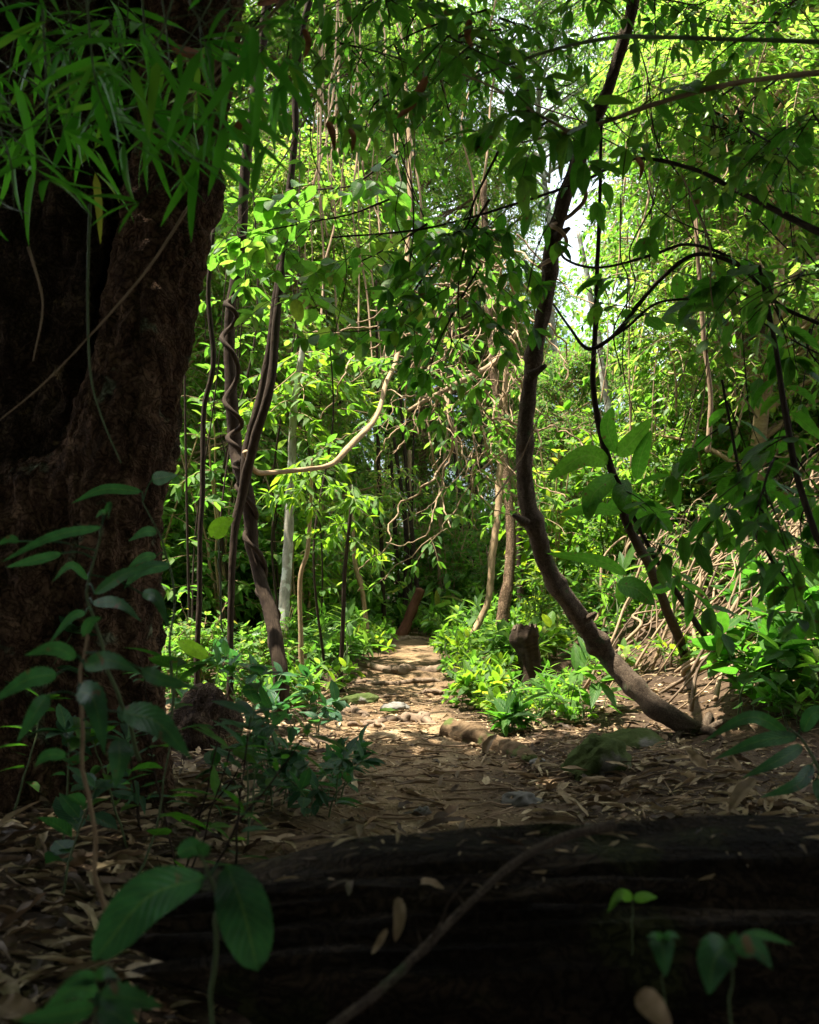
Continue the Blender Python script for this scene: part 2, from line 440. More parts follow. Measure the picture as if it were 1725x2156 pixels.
G = dict(
    deep=leaf_mat('deep_green_leaf', [(.0, (.022, .065, .018)), (.6, (.04, .11, .022)), (1, (.07, .15, .025))],
                  [(.0, (.07, .27, .02)), (.6, (.12, .38, .02)), (1, (.24, .47, .03))], .45, spec=.1),
    hero=leaf_mat('broad_green_leaf', [(.0, (.018, .07, .036)), (1, (.036, .10, .045))],
                  [(.0, (.04, .20, .04)), (1, (.09, .30, .04))], .3, .5, spec=.2),
    lime=leaf_mat('lime_green_leaf', [(.0, (.045, .12, .02)), (.6, (.085, .17, .025)), (.93, (.18, .25, .03)), (1, (.28, .2, .04))],
                  [(.0, (.14, .38, .02)), (.6, (.26, .50, .02)), (.93, (.5, .62, .03)), (1, (.55, .45, .05))], .48, .5),
    mid=leaf_mat('mid_green_leaf', [(.0, (.035, .095, .02)), (.55, (.06, .14, .022)), (.9, (.11, .20, .028)), (1, (.2, .2, .04))],
                 [(.0, (.10, .32, .02)), (.55, (.18, .44, .035)), (.9, (.36, .55, .06)), (1, (.45, .42, .05))], .46, .5),
    bamboo=leaf_mat('bamboo_leaf', [(.0, (.03, .10, .02)), (.8, (.06, .16, .025)), (.95, (.10, .2, .03)), (1, (.2, .09, .03))],
                    [(.0, (.06, .34, .015)), (.8, (.12, .46, .02)), (.95, (.25, .5, .03)), (1, (.3, .12, .03))], .5, .45, veins=False),
    far=leaf_mat('far_leaf', [(.0, (.03, .09, .022)), (.45, (.055, .135, .024)), (.85, (.10, .20, .03)), (1, (.2, .25, .04))],
                 [(.0, (.09, .30, .02)), (.45, (.17, .43, .035)), (.85, (.36, .56, .07)), (1, (.55, .58, .12))], .46, .45, veins=False),
    farlime=leaf_mat('far_lime_leaf', [(.0, (.035, .10, .02)), (.5, (.065, .15, .024)), (.9, (.13, .22, .03)), (1, (.26, .30, .05))],
                     [(.0, (.11, .34, .02)), (.5, (.20, .46, .035)), (.9, (.40, .58, .07)), (1, (.58, .62, .12))], .48, .45, veins=False),
    canopy=leaf_mat('canopy_leaf', [(.0, (.025, .07, .015)), (1, (.05, .11, .02))], [(.0, (.05, .16, .012)), (1, (.08, .22, .015))], .3, .5, veins=False),
)
B = dict(
    fig=bark_mat('fig_bark', (.018, .011, .007), (.105, .060, .034), (.26, .16, .09), 9, 6, 1.0, .95, (.16, .17, .10), 6, .63, uv=False, dist=.03, crack=(22, 22, 9)),
    old=bark_mat('old_bark', (.014, .009, .006), (.07, .045, .028), (.16, .11, .065), 7, 5, 1.0, .95, (.22, .15, .07), 7, .62, uv=False, dist=.04, crack=(26, 26, 11)),
    dark=bark_mat('dark_bark', (.012, .008, .006), (.035, .024, .016), (.07, .05, .033), 5, 14, .8),
    lean=bark_mat('leaning_bark', (.045, .032, .022), (.12, .088, .06), (.20, .155, .11), 6, 16, .9, .95, (.10, .125, .06), 7, .60, dist=.012, crack=(60, 60, 26)),
    tan=bark_mat('tan_bark', (.16, .10, .055), (.30, .21, .12), (.42, .31, .19), 5, 18, .5),
    vine=bark_mat('vine_bark', (.13, .085, .05), (.26, .18, .11), (.40, .30, .19), 3, 12, .4),
    pale=bark_mat('pale_bark', (.13, .12, .10), (.26, .24, .19), (.40, .38, .31), 3, 10, .4, .85, (.50, .50, .43), 9, .54),
    brown=bark_mat('brown_bark', (.07, .042, .024), (.19, .125, .075), (.31, .22, .14), 8, 5, 1.0, dist=.03, crack=(26, 26, 5)),
    green=bark_mat('green_stem', (.05, .075, .03), (.09, .12, .05), (.13, .15, .07), 3, 10, .2, .6),
    log=bark_mat('rotten_wood', (.005, .004, .003), (.026, .018, .011), (.085, .058, .034), 26, 2.2, 1.0, 1.0, (.035, .036, .012), 3.5, .57, dist=.03, crack=(4, 22, 22)),
    moss=bark_mat('mossy_stone', (.025, .036, .010), (.05, .07, .018), (.08, .09, .035), 9, 9, .8, .95, (.14, .13, .11), 4, .60, uv=False, dist=.03),
    stone=bark_mat('grey_stone', (.07, .065, .055), (.15, .14, .12), (.22, .21, .19), 9, 9, .6, .9, uv=False),
    mossbark=bark_mat('mossy_rotten_bark', (.03, .018, .01), (.10, .065, .035), (.17, .12, .07), 8, 14, 1.0, 1.0, (.07, .085, .025), 7, .52, dist=.02),
    root=bark_mat('root_bark', (.06, .04, .026), (.15, .105, .07), (.25, .19, .13), 4, 12, .6),
    redwood=bark_mat('red_rotten_wood', (.05, .02, .012), (.14, .06, .035), (.22, .11, .07), 8, 4, .9),
)
LIT = litter_mat('dry_leaf', [(0, (.05, .032, .018)), (.35, (.14, .09, .048)), (.65, (.30, .21, .11)), (1, (.52, .41, .24))])
LITO = litter_mat('rust_leaf', [(0, (.20, .07, .025)), (1, (.30, .12, .04))])
SOIL = soil_mat()

# ------------------------------------------------------------------ naming
def tag(o, label, cat, group=None, kind=None):
    if label: o['label'] = label
    if cat: o['category'] = cat
    if group: o['group'] = group
    if kind: o['kind'] = kind
    return o

def thing(name, label, cat, loc, group=None):
    o = bpy.data.objects.new(name, None); o.empty_display_size = .1
    COL.objects.link(o); o.location = [float(c) for c in loc]
    o['world_parts'] = 1
    return tag(o, label, cat, group)

def stuff(o):
    o['kind'] = 'stuff'; return o

def copy_tree(o, loc, rotz=0, scale=1, label=None, group=None):
    c = o.copy(); COL.objects.link(c)
    c.location = [float(v) for v in loc]; c.rotation_euler = (0, 0, rotz)
    c.scale = (scale, scale, scale) if np.isscalar(scale) else scale
    if label: c['label'] = label
    if group: c['group'] = group
    for ch in o.children:
        d = ch.copy(); COL.objects.link(d); d.parent = c
    return c

# ================================================================== THE LARGE STRUCTURE
def seg(a, b, s): return np.arange(a, b, s)
gx = np.concatenate([[-400, -150, -60, -30], seg(-18, -6, .5), seg(-6, -2.4, .12), seg(-2.4, 2.8, .035), seg(2.8, 8, .12), seg(8, 18, .5), [30, 60, 150, 400]])
gy = np.concatenate([[-400, -120, -40], seg(-12, .8, .4), seg(.8, 11, .035), seg(11, 18, .1), seg(18, 34, .4), [36, 42, 50, 70, 120, 400]])
X, Yg = np.meshgrid(gx, gy)
Z = ground(X, Yg)
mb = MB().add(np.stack([X, Yg, Z], -1), grid_tris(len(gy), len(gx), False), np.stack([X, Yg], -1))
gnd = mb.build('ground', SOIL)
tag(gnd, None, None, None, 'structure')
pm = np.clip(1.15 - np.abs(X - path_x(Yg)) / path_w(Yg) + .35 * fbm(np.stack([X * 2, Yg * 2, 0 * X], -1), 3), 0, 1)
pm = pm * np.clip((Yg - 2.2) / 1.0, 0, 1)
la = gnd.data.attributes.new('path', 'FLOAT', 'POINT')
la.data.foreach_set('value', pm.ravel().astype(np.float32))

def gz(x, y): return float(ground(np.array([x]), np.array([y]))[0])

def onp(px, py):
    for d in np.arange(2, 40, .05):
        p = at(px, py, d)
        if p[2] <= gz(p[0], d): return (px, py, d)
    return (px, py, 12)

# ---- big strangler-fig tree at the left
def remeshed(mb, name, mat, vox, parent, amp, f1):
    me = mb.mesh('tmp', mat)
    o = bpy.data.objects.new('tmp', me); COL.objects.link(o)
    m = o.modifiers.new('r', 'REMESH'); m.mode = 'VOXEL'; m.voxel_size = vox
    m2 = o.modifiers.new('s', 'SMOOTH'); m2.iterations = 6; m2.factor = .6
    dg = bpy.context.evaluated_depsgraph_get()
    ev = o.evaluated_get(dg); nm = bpy.data.meshes.new_from_object(ev)
    bpy.data.objects.remove(o); bpy.data.meshes.remove(me)
    n = len(nm.vertices)
    co = np.empty(n * 3, np.float32); nm.vertices.foreach_get('co', co); co = co.reshape(-1, 3)
    no = np.empty(n * 3, np.float32); nm.vertices.foreach_get('normal', no); no = no.reshape(-1, 3)
    q = co * [f1, f1, f1 * .45]
    dsp = amp * (fbm(q, 4) * .6 + (1 - 2 * np.abs(noise(q * 1.7 + 3))) * .5)
    qv = co * [15, 15, 3.2] + .8 * fbm(co * 4, 2)[:, None]
    dsp = dsp - .024 * np.clip(1 - 3.0 * np.abs(noise(qv)), 0, 1) + .010 * fbm(co * 24, 3)
    nm.vertices.foreach_set('co', (co + no * dsp[:, None]).ravel().astype(np.float32))
    nm.polygons.foreach_set('use_smooth', np.ones(len(nm.polygons), bool))
    nm.update(); nm.materials.clear(); nm.materials.append(mat); nm.name = name
    o = bpy.data.objects.new(name, nm); COL.objects.link(o); o.parent = parent
    o.location = [-c for c in parent.location]
    return o

bt = thing('fig_tree', 'massive dark strangler fig trunk with a hollow, filling the left edge', 'tree', (-1.55, 4.75, gz(-1.55, 4.75)))
def rp(px, d): return px * d / FP
mb = MB()
ctl = [(410, -60, 4.75, 106), (398, 120, 4.7, 104), (372, 350, 4.65, 100), (328, 600, 4.6, 94), (285, 800, 4.55, 96), (252, 950, 4.5, 108), (225, 1150, 4.5, 112), (208, 1350, 4.5, 118), (200, 1550, 4.5, 140), (190, 1760, 4.5, 180)]
c = crom(np.array([[*at(a, b, d), rp(r, d)] for a, b, d, r in ctl]), 60)
tube(mb, c[:, :3], c[:, 3], 28, .05, 1, 3)
ctl = [(285, 905, 4.45, 62), (190, 990, 4.45, 72), (90, 1045, 4.5, 80), (-60, 1080, 4.6, 95), (-260, 1100, 4.8, 110)]
c = crom(np.array([[*at(a, b, d), rp(r, d)] for a, b, d, r in ctl]), 30)
tube(mb, c[:, :3], c[:, 3], 20, .05, 2, 3)
ctl = [(75, 1060, 4.65, 130), (60, 1250, 4.65, 210), (50, 1500, 4.65, 230), (40, 1780, 4.65, 265)]
c = crom(np.array([[*at(a, b, d), rp(r, d)] for a, b, d, r in ctl]), 30)
tube(mb, c[:, :3], c[:, 3], 28, .05, 3, 3)
for a0, a1, a2, d0, d1, r0 in ((285, 340, 370, 4.4, 4.4, 55),):
    P = np.array([at(a0, 1450, d0), at((a0 + a1) / 2, 1600, (d0 + d1) / 2), at(a1, 1700, d1)])
    e = at(a2, 1700, d1 - .15); P = np.vstack([P, [e[0], e[1], gz(e[0], e[1]) - .05]])
    tube(mb, crom(P, 14), rp(np.linspace(r0, r0 * .45, 14), 4.4), 14, .06, 5, 4)
remeshed(mb, 'trunk', B['fig'], .015, bt, .030, 9)
mb = MB()
ctl = [(150, -80, 5.25, 320), (115, 400, 5.2, 290), (80, 900, 5.2, 270), (60, 1250, 5.15, 260), (40, 1760, 5.1, 270)]
c = crom(np.array([[*at(a, b, d), rp(r, d)] for a, b, d, r in ctl]), 60)
tube(mb, c[:, :3], c[:, 3], 36, .12, 4, 2.5)
for k in range(7):
    g = rng(40 + k); x = g.uniform(-40, 200)
    c = crom(np.array([at(x + g.normal(0, 20), y, 4.62 + g.uniform(-.04, .06)) for y in (-60, 200, 450, 700, 980)]), 30)
    tube(mb, c, rp(g.uniform(12, 30), 4.7), 10, .2, k, 5)
remeshed(mb, 'hollow', B['old'], .026, bt, .06, 8)

# ---- generic stems seen through the clearing
def stem_pts(rows, d=None, foot=True, n=None):
    """rows (px, py[, d], width px) -> points and radii; foot adds a last point in the ground under the last row"""
    P = ats([r[:3] if len(r) == 4 else (r[0], r[1], d) for r in rows])
    W = np.array([r[-1] / 2 * p[1] / FP for r, p in zip(rows, P)])
    if foot:
        z = gz(P[-1, 0], P[-1, 1])
        P = np.vstack([P, [P[-1, 0], P[-1, 1], min(z, P[-1, 2]) - .08]]); W = np.append(W, W[-1] * 1.15)
    return P, W

def stem(name, label, cat, rows, mat, d=None, foot=True, group=None, k=10, lump=.12, freq=9, n=None, knots=(), part='trunk', swell=()):
    P, W = stem_pts(rows, d, foot)
    n = n or max(16, len(P) * 7)
    c = crom(np.c_[P, W], n)
    base = P[-1] if foot else P[0]
    t = thing(name, label, cat, base, group)
    wig = np.stack([fbm(np.stack([c[:, 2] * 2 + hash(label) % 1 + i * 7.3 + base[0] * 9, c[:, 0] * 2, c[:, 1]], -1), 3) for i in range(3)], 1)
    c[:, :3] += wig * np.minimum(c[:, 3:4] * .5, .02)
    for sp_, sa in swell:
        u_ = np.linspace(0, 1, n); c[:, 3] *= 1 + sa * np.exp(-((u_ - sp_) / .0085) ** 2)
    mb = MB(); tube(mb, c[:, :3], np.maximum(c[:, 3], .002), k, lump, base[0], freq)
    for kx, ky, kd, kr in knots:
        p = at(kx, ky, kd); g = rng(int(kx)); rr = kr * kd / FP
        tube(mb, p + np.linspace(-1, 1, 7)[:, None] * np.array([.25 * rr, .1 * rr, 1.2 * rr]), rr * np.array([.3, .8, 1.05, 1.15, 1, .7, .3]), 12, .3, kx, 30)
    mb.build(part, mat, t)
    return t, c

def leafy(t, g, c, ntw, tl, L, tpl, leafm, stemm, s0=.3, s1=1., nleaf=7, sag=.35, up=.1, rt=.005, whorl=0, tipc=0, droop=.35, branchname='twig', bias=None):
    """side twigs with leaves along a stem c (points, radii): parts branches + foliage"""
    lb = MB()
    T = nrm(np.gradient(c[:, :3], axis=0))
    for k in range(ntw):
        i = int(np.clip(g.uniform(s0, s1), 0, .999) * (len(c) - 1))
        a = g.uniform(0, 2 * np.pi)
        d = np.array([math.cos(a), math.sin(a) * .8, up + g.normal(0, .25)]) + T[i] * .4
        if bias is not None: d = d + bias
        P, TT = twig_path(g, c[i, :3], d, tl * g.uniform(.6, 1.2), sag)
        lb.cur = 1; tube(lb, P, np.linspace(rt, rt * .4, len(P)), 5, 0, k, cap=False); lb.cur = 0
        leaves_on(lb, g, P, TT, L, tpl, nleaf, .12, droop, whorl, .9, tipc)
    if ntw:
        lb.build('foliage', [leafm, stemm], t)
    return t

# ---- fallen log across the foreground
lg = thing('fallen_log', 'huge rotten dark log lying across the path in the foreground', 'log', (1.4, 2.36, gz(1.4, 2.36)))
n, k = 330, 170
xs = np.linspace(-.42, 4.2, n); a = np.linspace(0, 2 * np.pi, k, endpoint=False)
cyc = 2.34 + .02 * np.sin(xs * 1.3); czc = .005 + .02 * xs
rad = .315 + .02 * np.sin(xs * 1.1 + .5) + .012 * xs
def cyl(fa, fx, sd_): return np.stack([np.cos(a)[None] * fa + 0 * xs[:, None] + sd_, np.sin(a)[None] * fa + 0 * xs[:, None], xs[:, None] * fx + 0 * a[None]], -1)
rr = rad[:, None] * (1 + .10 * fbm(cyl(2.2, .9, 0), 4) + .055 * (1 - 2 * np.abs(fbm(cyl(6, .8, 5), 3))) + .03 * (1 - 2 * np.abs(noise(cyl(17, 1.6, 9)))) + .014 * fbm(cyl(30, 8, 2), 3))
rr *= np.clip(.93 + (xs + .36) * .3, 0, 1)[:, None]
sq = np.abs(np.cos(a)) ** .6 * np.sign(np.cos(a)), np.abs(np.sin(a)) ** .8 * np.sign(np.sin(a))
jag = .22 * fbm(np.stack([np.cos(a) * 3.5, np.sin(a) * 3.5, 0 * a], -1), 4)
XX = xs[:, None] + jag[None] * np.clip(1 - (xs[:, None] + .42) / .6, 0, 1)
V = np.stack([XX, cyc[:, None] + rr * sq[0][None] * 1.02, czc[:, None] + rr * sq[1][None]], -1).reshape(-1, 3)
LOGV = V.reshape(n, k, 3)
uvl = np.stack([np.repeat((a / 6.283)[None], n, 0), np.repeat(xs[:, None], k, 1)], -1).reshape(-1, 2)
mb = MB().add(V, grid_tris(n, k, True)[:, ::-1], uvl)
mb.build('trunk', B['log'], lg)
mb = MB()
ring = V[:k]; cen = ring.mean(0)
rows = []
for i, s in enumerate(np.linspace(1, .05, 8)):
    p = cen + (ring - cen) * s; p[:, 0] += .13 * (1 - s) ** .7 + .05 * fbm(p * 14 + i, 2) * (0 if i == 0 else 1); rows.append(p)
rows = np.array(rows)
mb.add(rows.reshape(-1, 3), grid_tris(8, k, True), rows.reshape(-1, 3)[:, 1:])
mb.build('broken_end', B['log'], lg)

# ---- overhead canopy behind and above the camera (shades the foreground)
def canopy():
    g = rng(7); mb = MB()
    N = 72000
    x = g.uniform(-13, 13, N); y = g.uniform(-13, 6.8, N); z = g.uniform(5.3, 8.8, N)
    lim = 6.3 + .5 * noise(np.stack([x * .8, 0 * x, 0 * x], -1))
    ok = y < lim
    x, y, z = x[ok], y[ok], z[ok]
    pos = np.stack([x, y, z], -1); n = len(pos)
    d = nrm(np.stack([g.normal(0, 1, n), g.normal(0, 1, n), g.normal(-.2, .25, n)], -1))
    put(mb, LCAN, pos, d, np.array([0, 0, 1.]) + g.normal(0, .3, (n, 3)), g.uniform(.25, .5, n))
    # leafy sides of the thicket behind the camera
    N = 22000
    an = g.uniform(R(150), R(390), N); rad = g.uniform(7, 10.5, N)
    pos = np.stack([np.cos(an) * rad, np.sin(an) * rad - 1.5, g.uniform(0, 6.5, N)], -1)
    pos = pos[(pos[:, 1] < 1.5)]
    n = len(pos)
    d = nrm(np.stack([g.normal(0, 1, n), g.normal(0, 1, n), g.normal(-.3, .4, n)], -1))
    put(mb, LCAN, pos, d, np.array([0, 0, 1.]) + g.normal(0, .5, (n, 3)), g.uniform(.25, .5, n))
    o = mb.build('canopy_leaves', G['canopy'])
    tag(o, 'dense dark leaf canopy overhead shading the near end of the path', 'canopy', None, 'stuff')
canopy()
def distant():
    g = rng(8); mb = MB(); N = 26000
    x = g.uniform(-24, 24, N); y = g.uniform(33, 37, N) + .02 * x * x; z = ground(x, y, False) + g.uniform(0, 1, N) ** .8 * (7.5 + 1.5 * noise(np.stack([x * .25, 0 * x, 0 * x], -1)))
    d = nrm(np.stack([g.normal(0, 1, N), g.normal(0, 1, N), g.normal(-.2, .4, N)], -1))
    put(mb, LF, np.stack([x, y, z], -1), d, np.array([0, -.2, 1.]) + g.normal(0, .4, (N, 3)), g.uniform(.18, .4, N))
    o = mb.build('distant_forest', G['far']); tag(o, 'distant forest closing the view far beyond the path', 'forest', None, 'stuff')
distant()

# ---- background trees: six kinds, draped in leaves from the ground up
def tree_kind(seed, H, Rr, base, nclump, leafm, L, barkm, tpl=LF):
    g = rng(seed)
    t = thing('forest_tree', 'x', 'tree', (0, 0, 0), 'leafy trees beyond the clearing')
    hs = np.linspace(0, H, 9)
    tr = np.stack([.25 * fbm(np.stack([hs * .3 + seed, 0 * hs, 0 * hs], -1), 2), .25 * fbm(np.stack([hs * .3 + seed + 9, 0 * hs, 0 * hs], -1), 2), hs - .3], -1)
    tb = MB(); cc = crom(tr, 26); tube(tb, cc, np.linspace(.10, .03, 26), 10, .12, seed, 2)
    lb = MB(); sb = MB()
    for k in range(nclump):
        h = base + (H - base) * g.uniform(0, 1) ** .85
        f = h / H
        env = Rr * (math.sin(math.pi * np.clip(.12 + .8 * f, 0, 1)) ** .6)
        an = g.uniform(0, 2 * np.pi); rr = env * g.uniform(.15, 1) ** .5
        p0 = tr[int(f * 8)] if f < 1 else tr[-1]
        c = np.array([p0[0] + math.cos(an) * rr, p0[1] + math.sin(an) * rr, h])
        p0 = np.array([p0[0], p0[1], max(h - rr * .5, .3)])
        lim = crom(np.array([p0, (p0 + c) / 2 + [0, 0, .1 * rr], c]), 6)
        tube(tb, lim, np.linspace(.035, .012, 6), 5, 0, k, cap=False)
        for q in range(25):
            d = nrm(g.normal(0, 1, 3) * [1, 1, .6]) + np.array([math.cos(an), math.sin(an), .1]) * .4
            P, T = twig_path(g, c + g.normal(0, .14, 3), d, g.uniform(.35, .75), .45, 5)
            tube(sb, P, np.linspace(.006, .003, 5), 3, cap=False)
            leaves_on(lb, g, P, T, L * .64, tpl, 12, .08, .35, 0, .9, 2)
    tb.build('trunk', barkm, t); sb.build('twigs', B['vine'], t); lb.build('crown', leafm, t)
    return t

kinds = [tree_kind(101, 9.5, 1.9, .8, 95, G['far'], .16, B['pale']),
         tree_kind(102, 12, 2.1, 1.2, 120, G['farlime'], .15, B['brown']),
         tree_kind(103, 7.0, 1.7, .6, 80, G['farlime'], .19, B['tan']),
         tree_kind(104, 13, 2.0, 3.6, 100, G['far'], .17, B['dark']),
         tree_kind(105, 10.5, 1.8, .8, 100, G['far'], .20, B['brown'], LBF),
         tree_kind(106, 5.5, 1.5, .4, 65, G['mid'], .17, B['tan']),
         tree_kind(107, 12.5, 2.0, 3.6, 120, G['farlime'], .16, B['brown']),
         tree_kind(108, 16, 2.1, 9.0, 90, G['far'], .17, B['pale'])]
used = set()
TREES = [  # kind, lateral ratio x/d, depth, scale, where
    (1, -.36, 15.5, 1.0, 'l'), (0, -.27, 17.0, 1.05, 'l'), (1, -.17, 18.5, 1.1, 'l'), (2, -.25, 13.0, .95, 'l'), (4, -.34, 12.2, .95, 'l'), (2, -.13, 14.8, .95, 'l'),
    (3, -.08, 20.5, 1.1, 'c'), (6, .02, 24.0, 1.2, 'c'), (3, -.03, 27.5, 1.3, 'c'), (6, -.11, 17.5, 1.0, 'c'), (7, .135, 23, 1.0, 'c'), (7, .22, 26, 1.0, 'c'),
    (5, .15, 17.0, .72, 'c'), (5, .20, 19.0, .72, 'c'),
    (1, .315, 17.0, 1.05, 'r'), (2, .325, 13.0, 1.0, 'r'), (0, .36, 15.5, 1.1, 'r'), (4, .42, 18.0, 1.15, 'r'), (2, .35, 11.6, .95, 'r'), (1, .45, 13.5, 1.0, 'r'), (3, .31, 21.0, 1.1, 'r'), (0, .52, 17, 1.1, 'r'),
    (3, -.33, 23, 1.1, 'l'), (4, -.22, 25, 1.2, 'l'), (0, .32, 24.5, .9, 'r'), (1, -.45, 19, 1.1, 'l'), (5, -.08, 27, 1.0, 'c'), (5, .11, 25, 1.0, 'c'), (5, -.20, 23, 1.0, 'l'), (6, .09, 29, 1.0, 'c'),
    (0, .03, 29, 1.0, 'c'), (4, -.04, 31, 1.0, 'c'), (0, -.09, 26, .8, 'c'), (4, .07, 27, .8, 'c'), (5, .02, 24.5, .8, 'c'), (0, -.13, 29, 1.1, 'c'), (4, .10, 30, .8, 'c'), (3, .40, 27, 1.2, 'r'), (1, -.30, 31, 1.2, 'l'),
]
WHERE = {'l': 'tall leafy tree in the sunlit wall of foliage behind the lianas at left',
         'c': 'leafy tree rising behind the far end of the path',
         'r': 'sunlit leafy tree growing on the slope behind the curved trunk'}
for i, (kd, rt_, d, sc_, wh) in enumerate(TREES):
    g = rng(500 + i); x = rt_ * d
    copy_tree(kinds[kd], (x, d, gz(x, d) - .05), g.uniform(0, 6.28), sc_ * g.uniform(.96, 1.04), WHERE[wh], {'l': 'leafy trees behind the lianas', 'c': 'leafy trees behind the end of the path', 'r': 'leafy trees on the slope'}[wh])
for k_ in kinds:
    for ch in list(k_.children): bpy.data.objects.remove(ch)
    bpy.data.objects.remove(k_)

# ---- understory: shrubs, herbs
def shrub_kind(name, cat, seed, nst, H, spread, ntw, tl, L, tpl, leafm, nleaf=7, tipc=3, up=.5, sm='tan', whorl=0, droop=.35):
    g = rng(seed); t = thing(name, 'x', cat, (0, 0, 0)); sb, lb = MB(), MB()
    for s in range(nst):
        a = g.uniform(0, 6.28); hh = H * g.uniform(.6, 1.1)
        e = np.array([math.cos(a) * spread * g.uniform(.3, 1), math.sin(a) * spread * g.uniform(.3, 1), hh])
        c = crom(np.array([[0, 0, -.06], e * [.3, .3, .45], e]), 10) + g.normal(0, .01, (10, 3)) * [1, 1, 0]
        c[:, :2] += g.normal(0, .04 * spread, 2)
        tube(sb, c, np.linspace(.011, .004, 10) * (.6 + H * .4), 6, .1, s)
        T = nrm(np.gradient(c, axis=0))
        for k in range(ntw):
            i = int(g.uniform(.25, .99) * 9); b = g.uniform(0, 6.28)
            P, TT = twig_path(g, c[i], np.array([math.cos(b), math.sin(b), up + g.normal(0, .3)]), tl * g.uniform(.6, 1.2), .35, 5)
            tube(sb, P, np.linspace(.004, .002, 5), 4, cap=False)
            leaves_on(lb, g, P, TT, L, tpl, nleaf, .15, droop, whorl, .9, tipc)
        leaves_on(lb, g, c[5:], T[5:], L, tpl, 6, .1, droop * .7, 1, .9, 5)
    sb.build('stem', B[sm], t); lb.build('foliage', leafm, t)
    return t

def herb_kind(seed, n, L, tpl, leafm, H=.25, name='forest_herb'):
    g = rng(seed); t = thing(name, 'x', 'plant', (0, 0, 0)); sb, lb = MB(), MB()
    for s in range(n):
        a = g.uniform(0, 6.28); e = np.array([math.cos(a) * H * .5, math.sin(a) * H * .5, H * g.uniform(.5, 1.2)])
        P = crom(np.array([[0, 0, -.03], e * [.3, .3, .6], e]), 5); P[:, :2] += g.normal(0, H * .25, 2)
        tube(sb, P, np.linspace(.004, .0025, 5), 4, cap=False)
        T = nrm(np.gradient(P, axis=0)); leaves_on(lb, g, P, T, L, tpl, 5, .3, .2, 1, .9, 4)
    sb.build('stem', B['green'], t); lb.build('foliage', leafm, t)
    return t

SH = [shrub_kind('leafy_shrub', 'shrub', 201, 5, 1.5, .55, 8, .4, .14, LM, G['mid']),
      shrub_kind('leafy_shrub', 'shrub', 202, 4, 2.2, .6, 11, .5, .15, LM, G['lime']),
      shrub_kind('leafy_shrub', 'shrub', 203, 6, 1.1, .6, 7, .35, .12, LMW, G['mid']),
      shrub_kind('leafy_shrub', 'shrub', 204, 5, 1.8, .7, 10, .45, .18, LN, G['lime'], sm='green'),
      shrub_kind('leafy_shrub', 'shrub', 205, 7, 1.6, .8, 9, .5, .16, LN, G['deep'], sm='dark'),
      shrub_kind('leafy_shrub', 'shrub', 206, 4, 2.8, .7, 14, .55, .16, LM, G['mid'])]
HB = [herb_kind(301, 7, .13, LM, G['mid'], .26), herb_kind(302, 6, .11, LMW, G['lime'], .22), herb_kind(303, 6, .18, LN, G['mid'], .34), herb_kind(304, 8, .10, LM, G['lime'], .2), herb_kind(305, 6, .15, LMW, G['deep'], .3)]

def scatter(protos, zone, n, seed, label, group, smin=.8, smax=1.2, clear=.0, stump_ok=False):
    g = rng(seed); made = 0; tries = 0
    while made < n and tries < n * 30:
        tries += 1
        d = g.uniform(zone[2], zone[3]); rt = g.uniform(zone[0], zone[1]); x = rt * d if zone[4] == 'r' else rt
        if abs(x - path_x(d)) < path_w(d) + clear or (not stump_ok and 6.5 < d < 9.4 and .6 < x < 1.6): continue
        p = protos[g.integers(len(protos))]
        copy_tree(p, (x, d, gz(x, d)), g.uniform(0, 6.28), g.uniform(smin, smax), label, group); made += 1

scatter(SH, (-.42, -.10, 10.8, 15.5, 'r'), 50, 1, 'green shrub in the thicket left of the path behind the lianas', 'shrubs left of the path', .7, 1.15, .45)
scatter(SH, (.13, .46, 12, 16.5, 'r'), 50, 2, 'sunlit green shrub on the slope right of the path', 'shrubs on the slope', .7, 1.2, .6)
scatter([SH[0], SH[2], SH[5]], (-.28, .20, 15.5, 24, 'r'), 70, 3, 'dark green shrub in deep shade beyond the far end of the path', 'shrubs beyond the path', .7, 1.2, .35)
scatter(SH[:4], (.10, .46, 8.4, 11.5, 'r'), 16, 5, 'small bright shrub among the dry vines on the slope', 'small shrubs on the slope', .3, .55, .5)
scatter(HB, (.32, .48, 6.5, 9, 'r'), 38, 6, 'green herb in the shade between the curved trunk and the right edge', 'herbs by the curved trunk', .8, 1.5, .7)
scatter(HB[:4], (.12, .46, 8.2, 12, 'r'), 26, 7, 'bright herb among the dry vines on the slope', 'herbs on the slope', .8, 1.6, .6)
scatter(HB[:4], (.03, .16, 7.0, 8.4, 'r'), 26, 9, 'low bright herb crowding the ground before the stump', 'herbs before the stump', .35, .6, .0, True)
scatter([SH[1], SH[5], SH[0]], (-.075, .085, 18.5, 23, 'r'), 22, 10, 'tall green shrub closing the view straight beyond the end of the path', 'tall shrubs beyond the path end', .7, 1.1, -.3)
scatter([SH[2], SH[0]], (-.40, -.12, 7.6, 10.6, 'r'), 16, 8, 'small green shrub at the feet of the lianas', 'small shrubs at the feet of the lianas', .3, .55, .45)
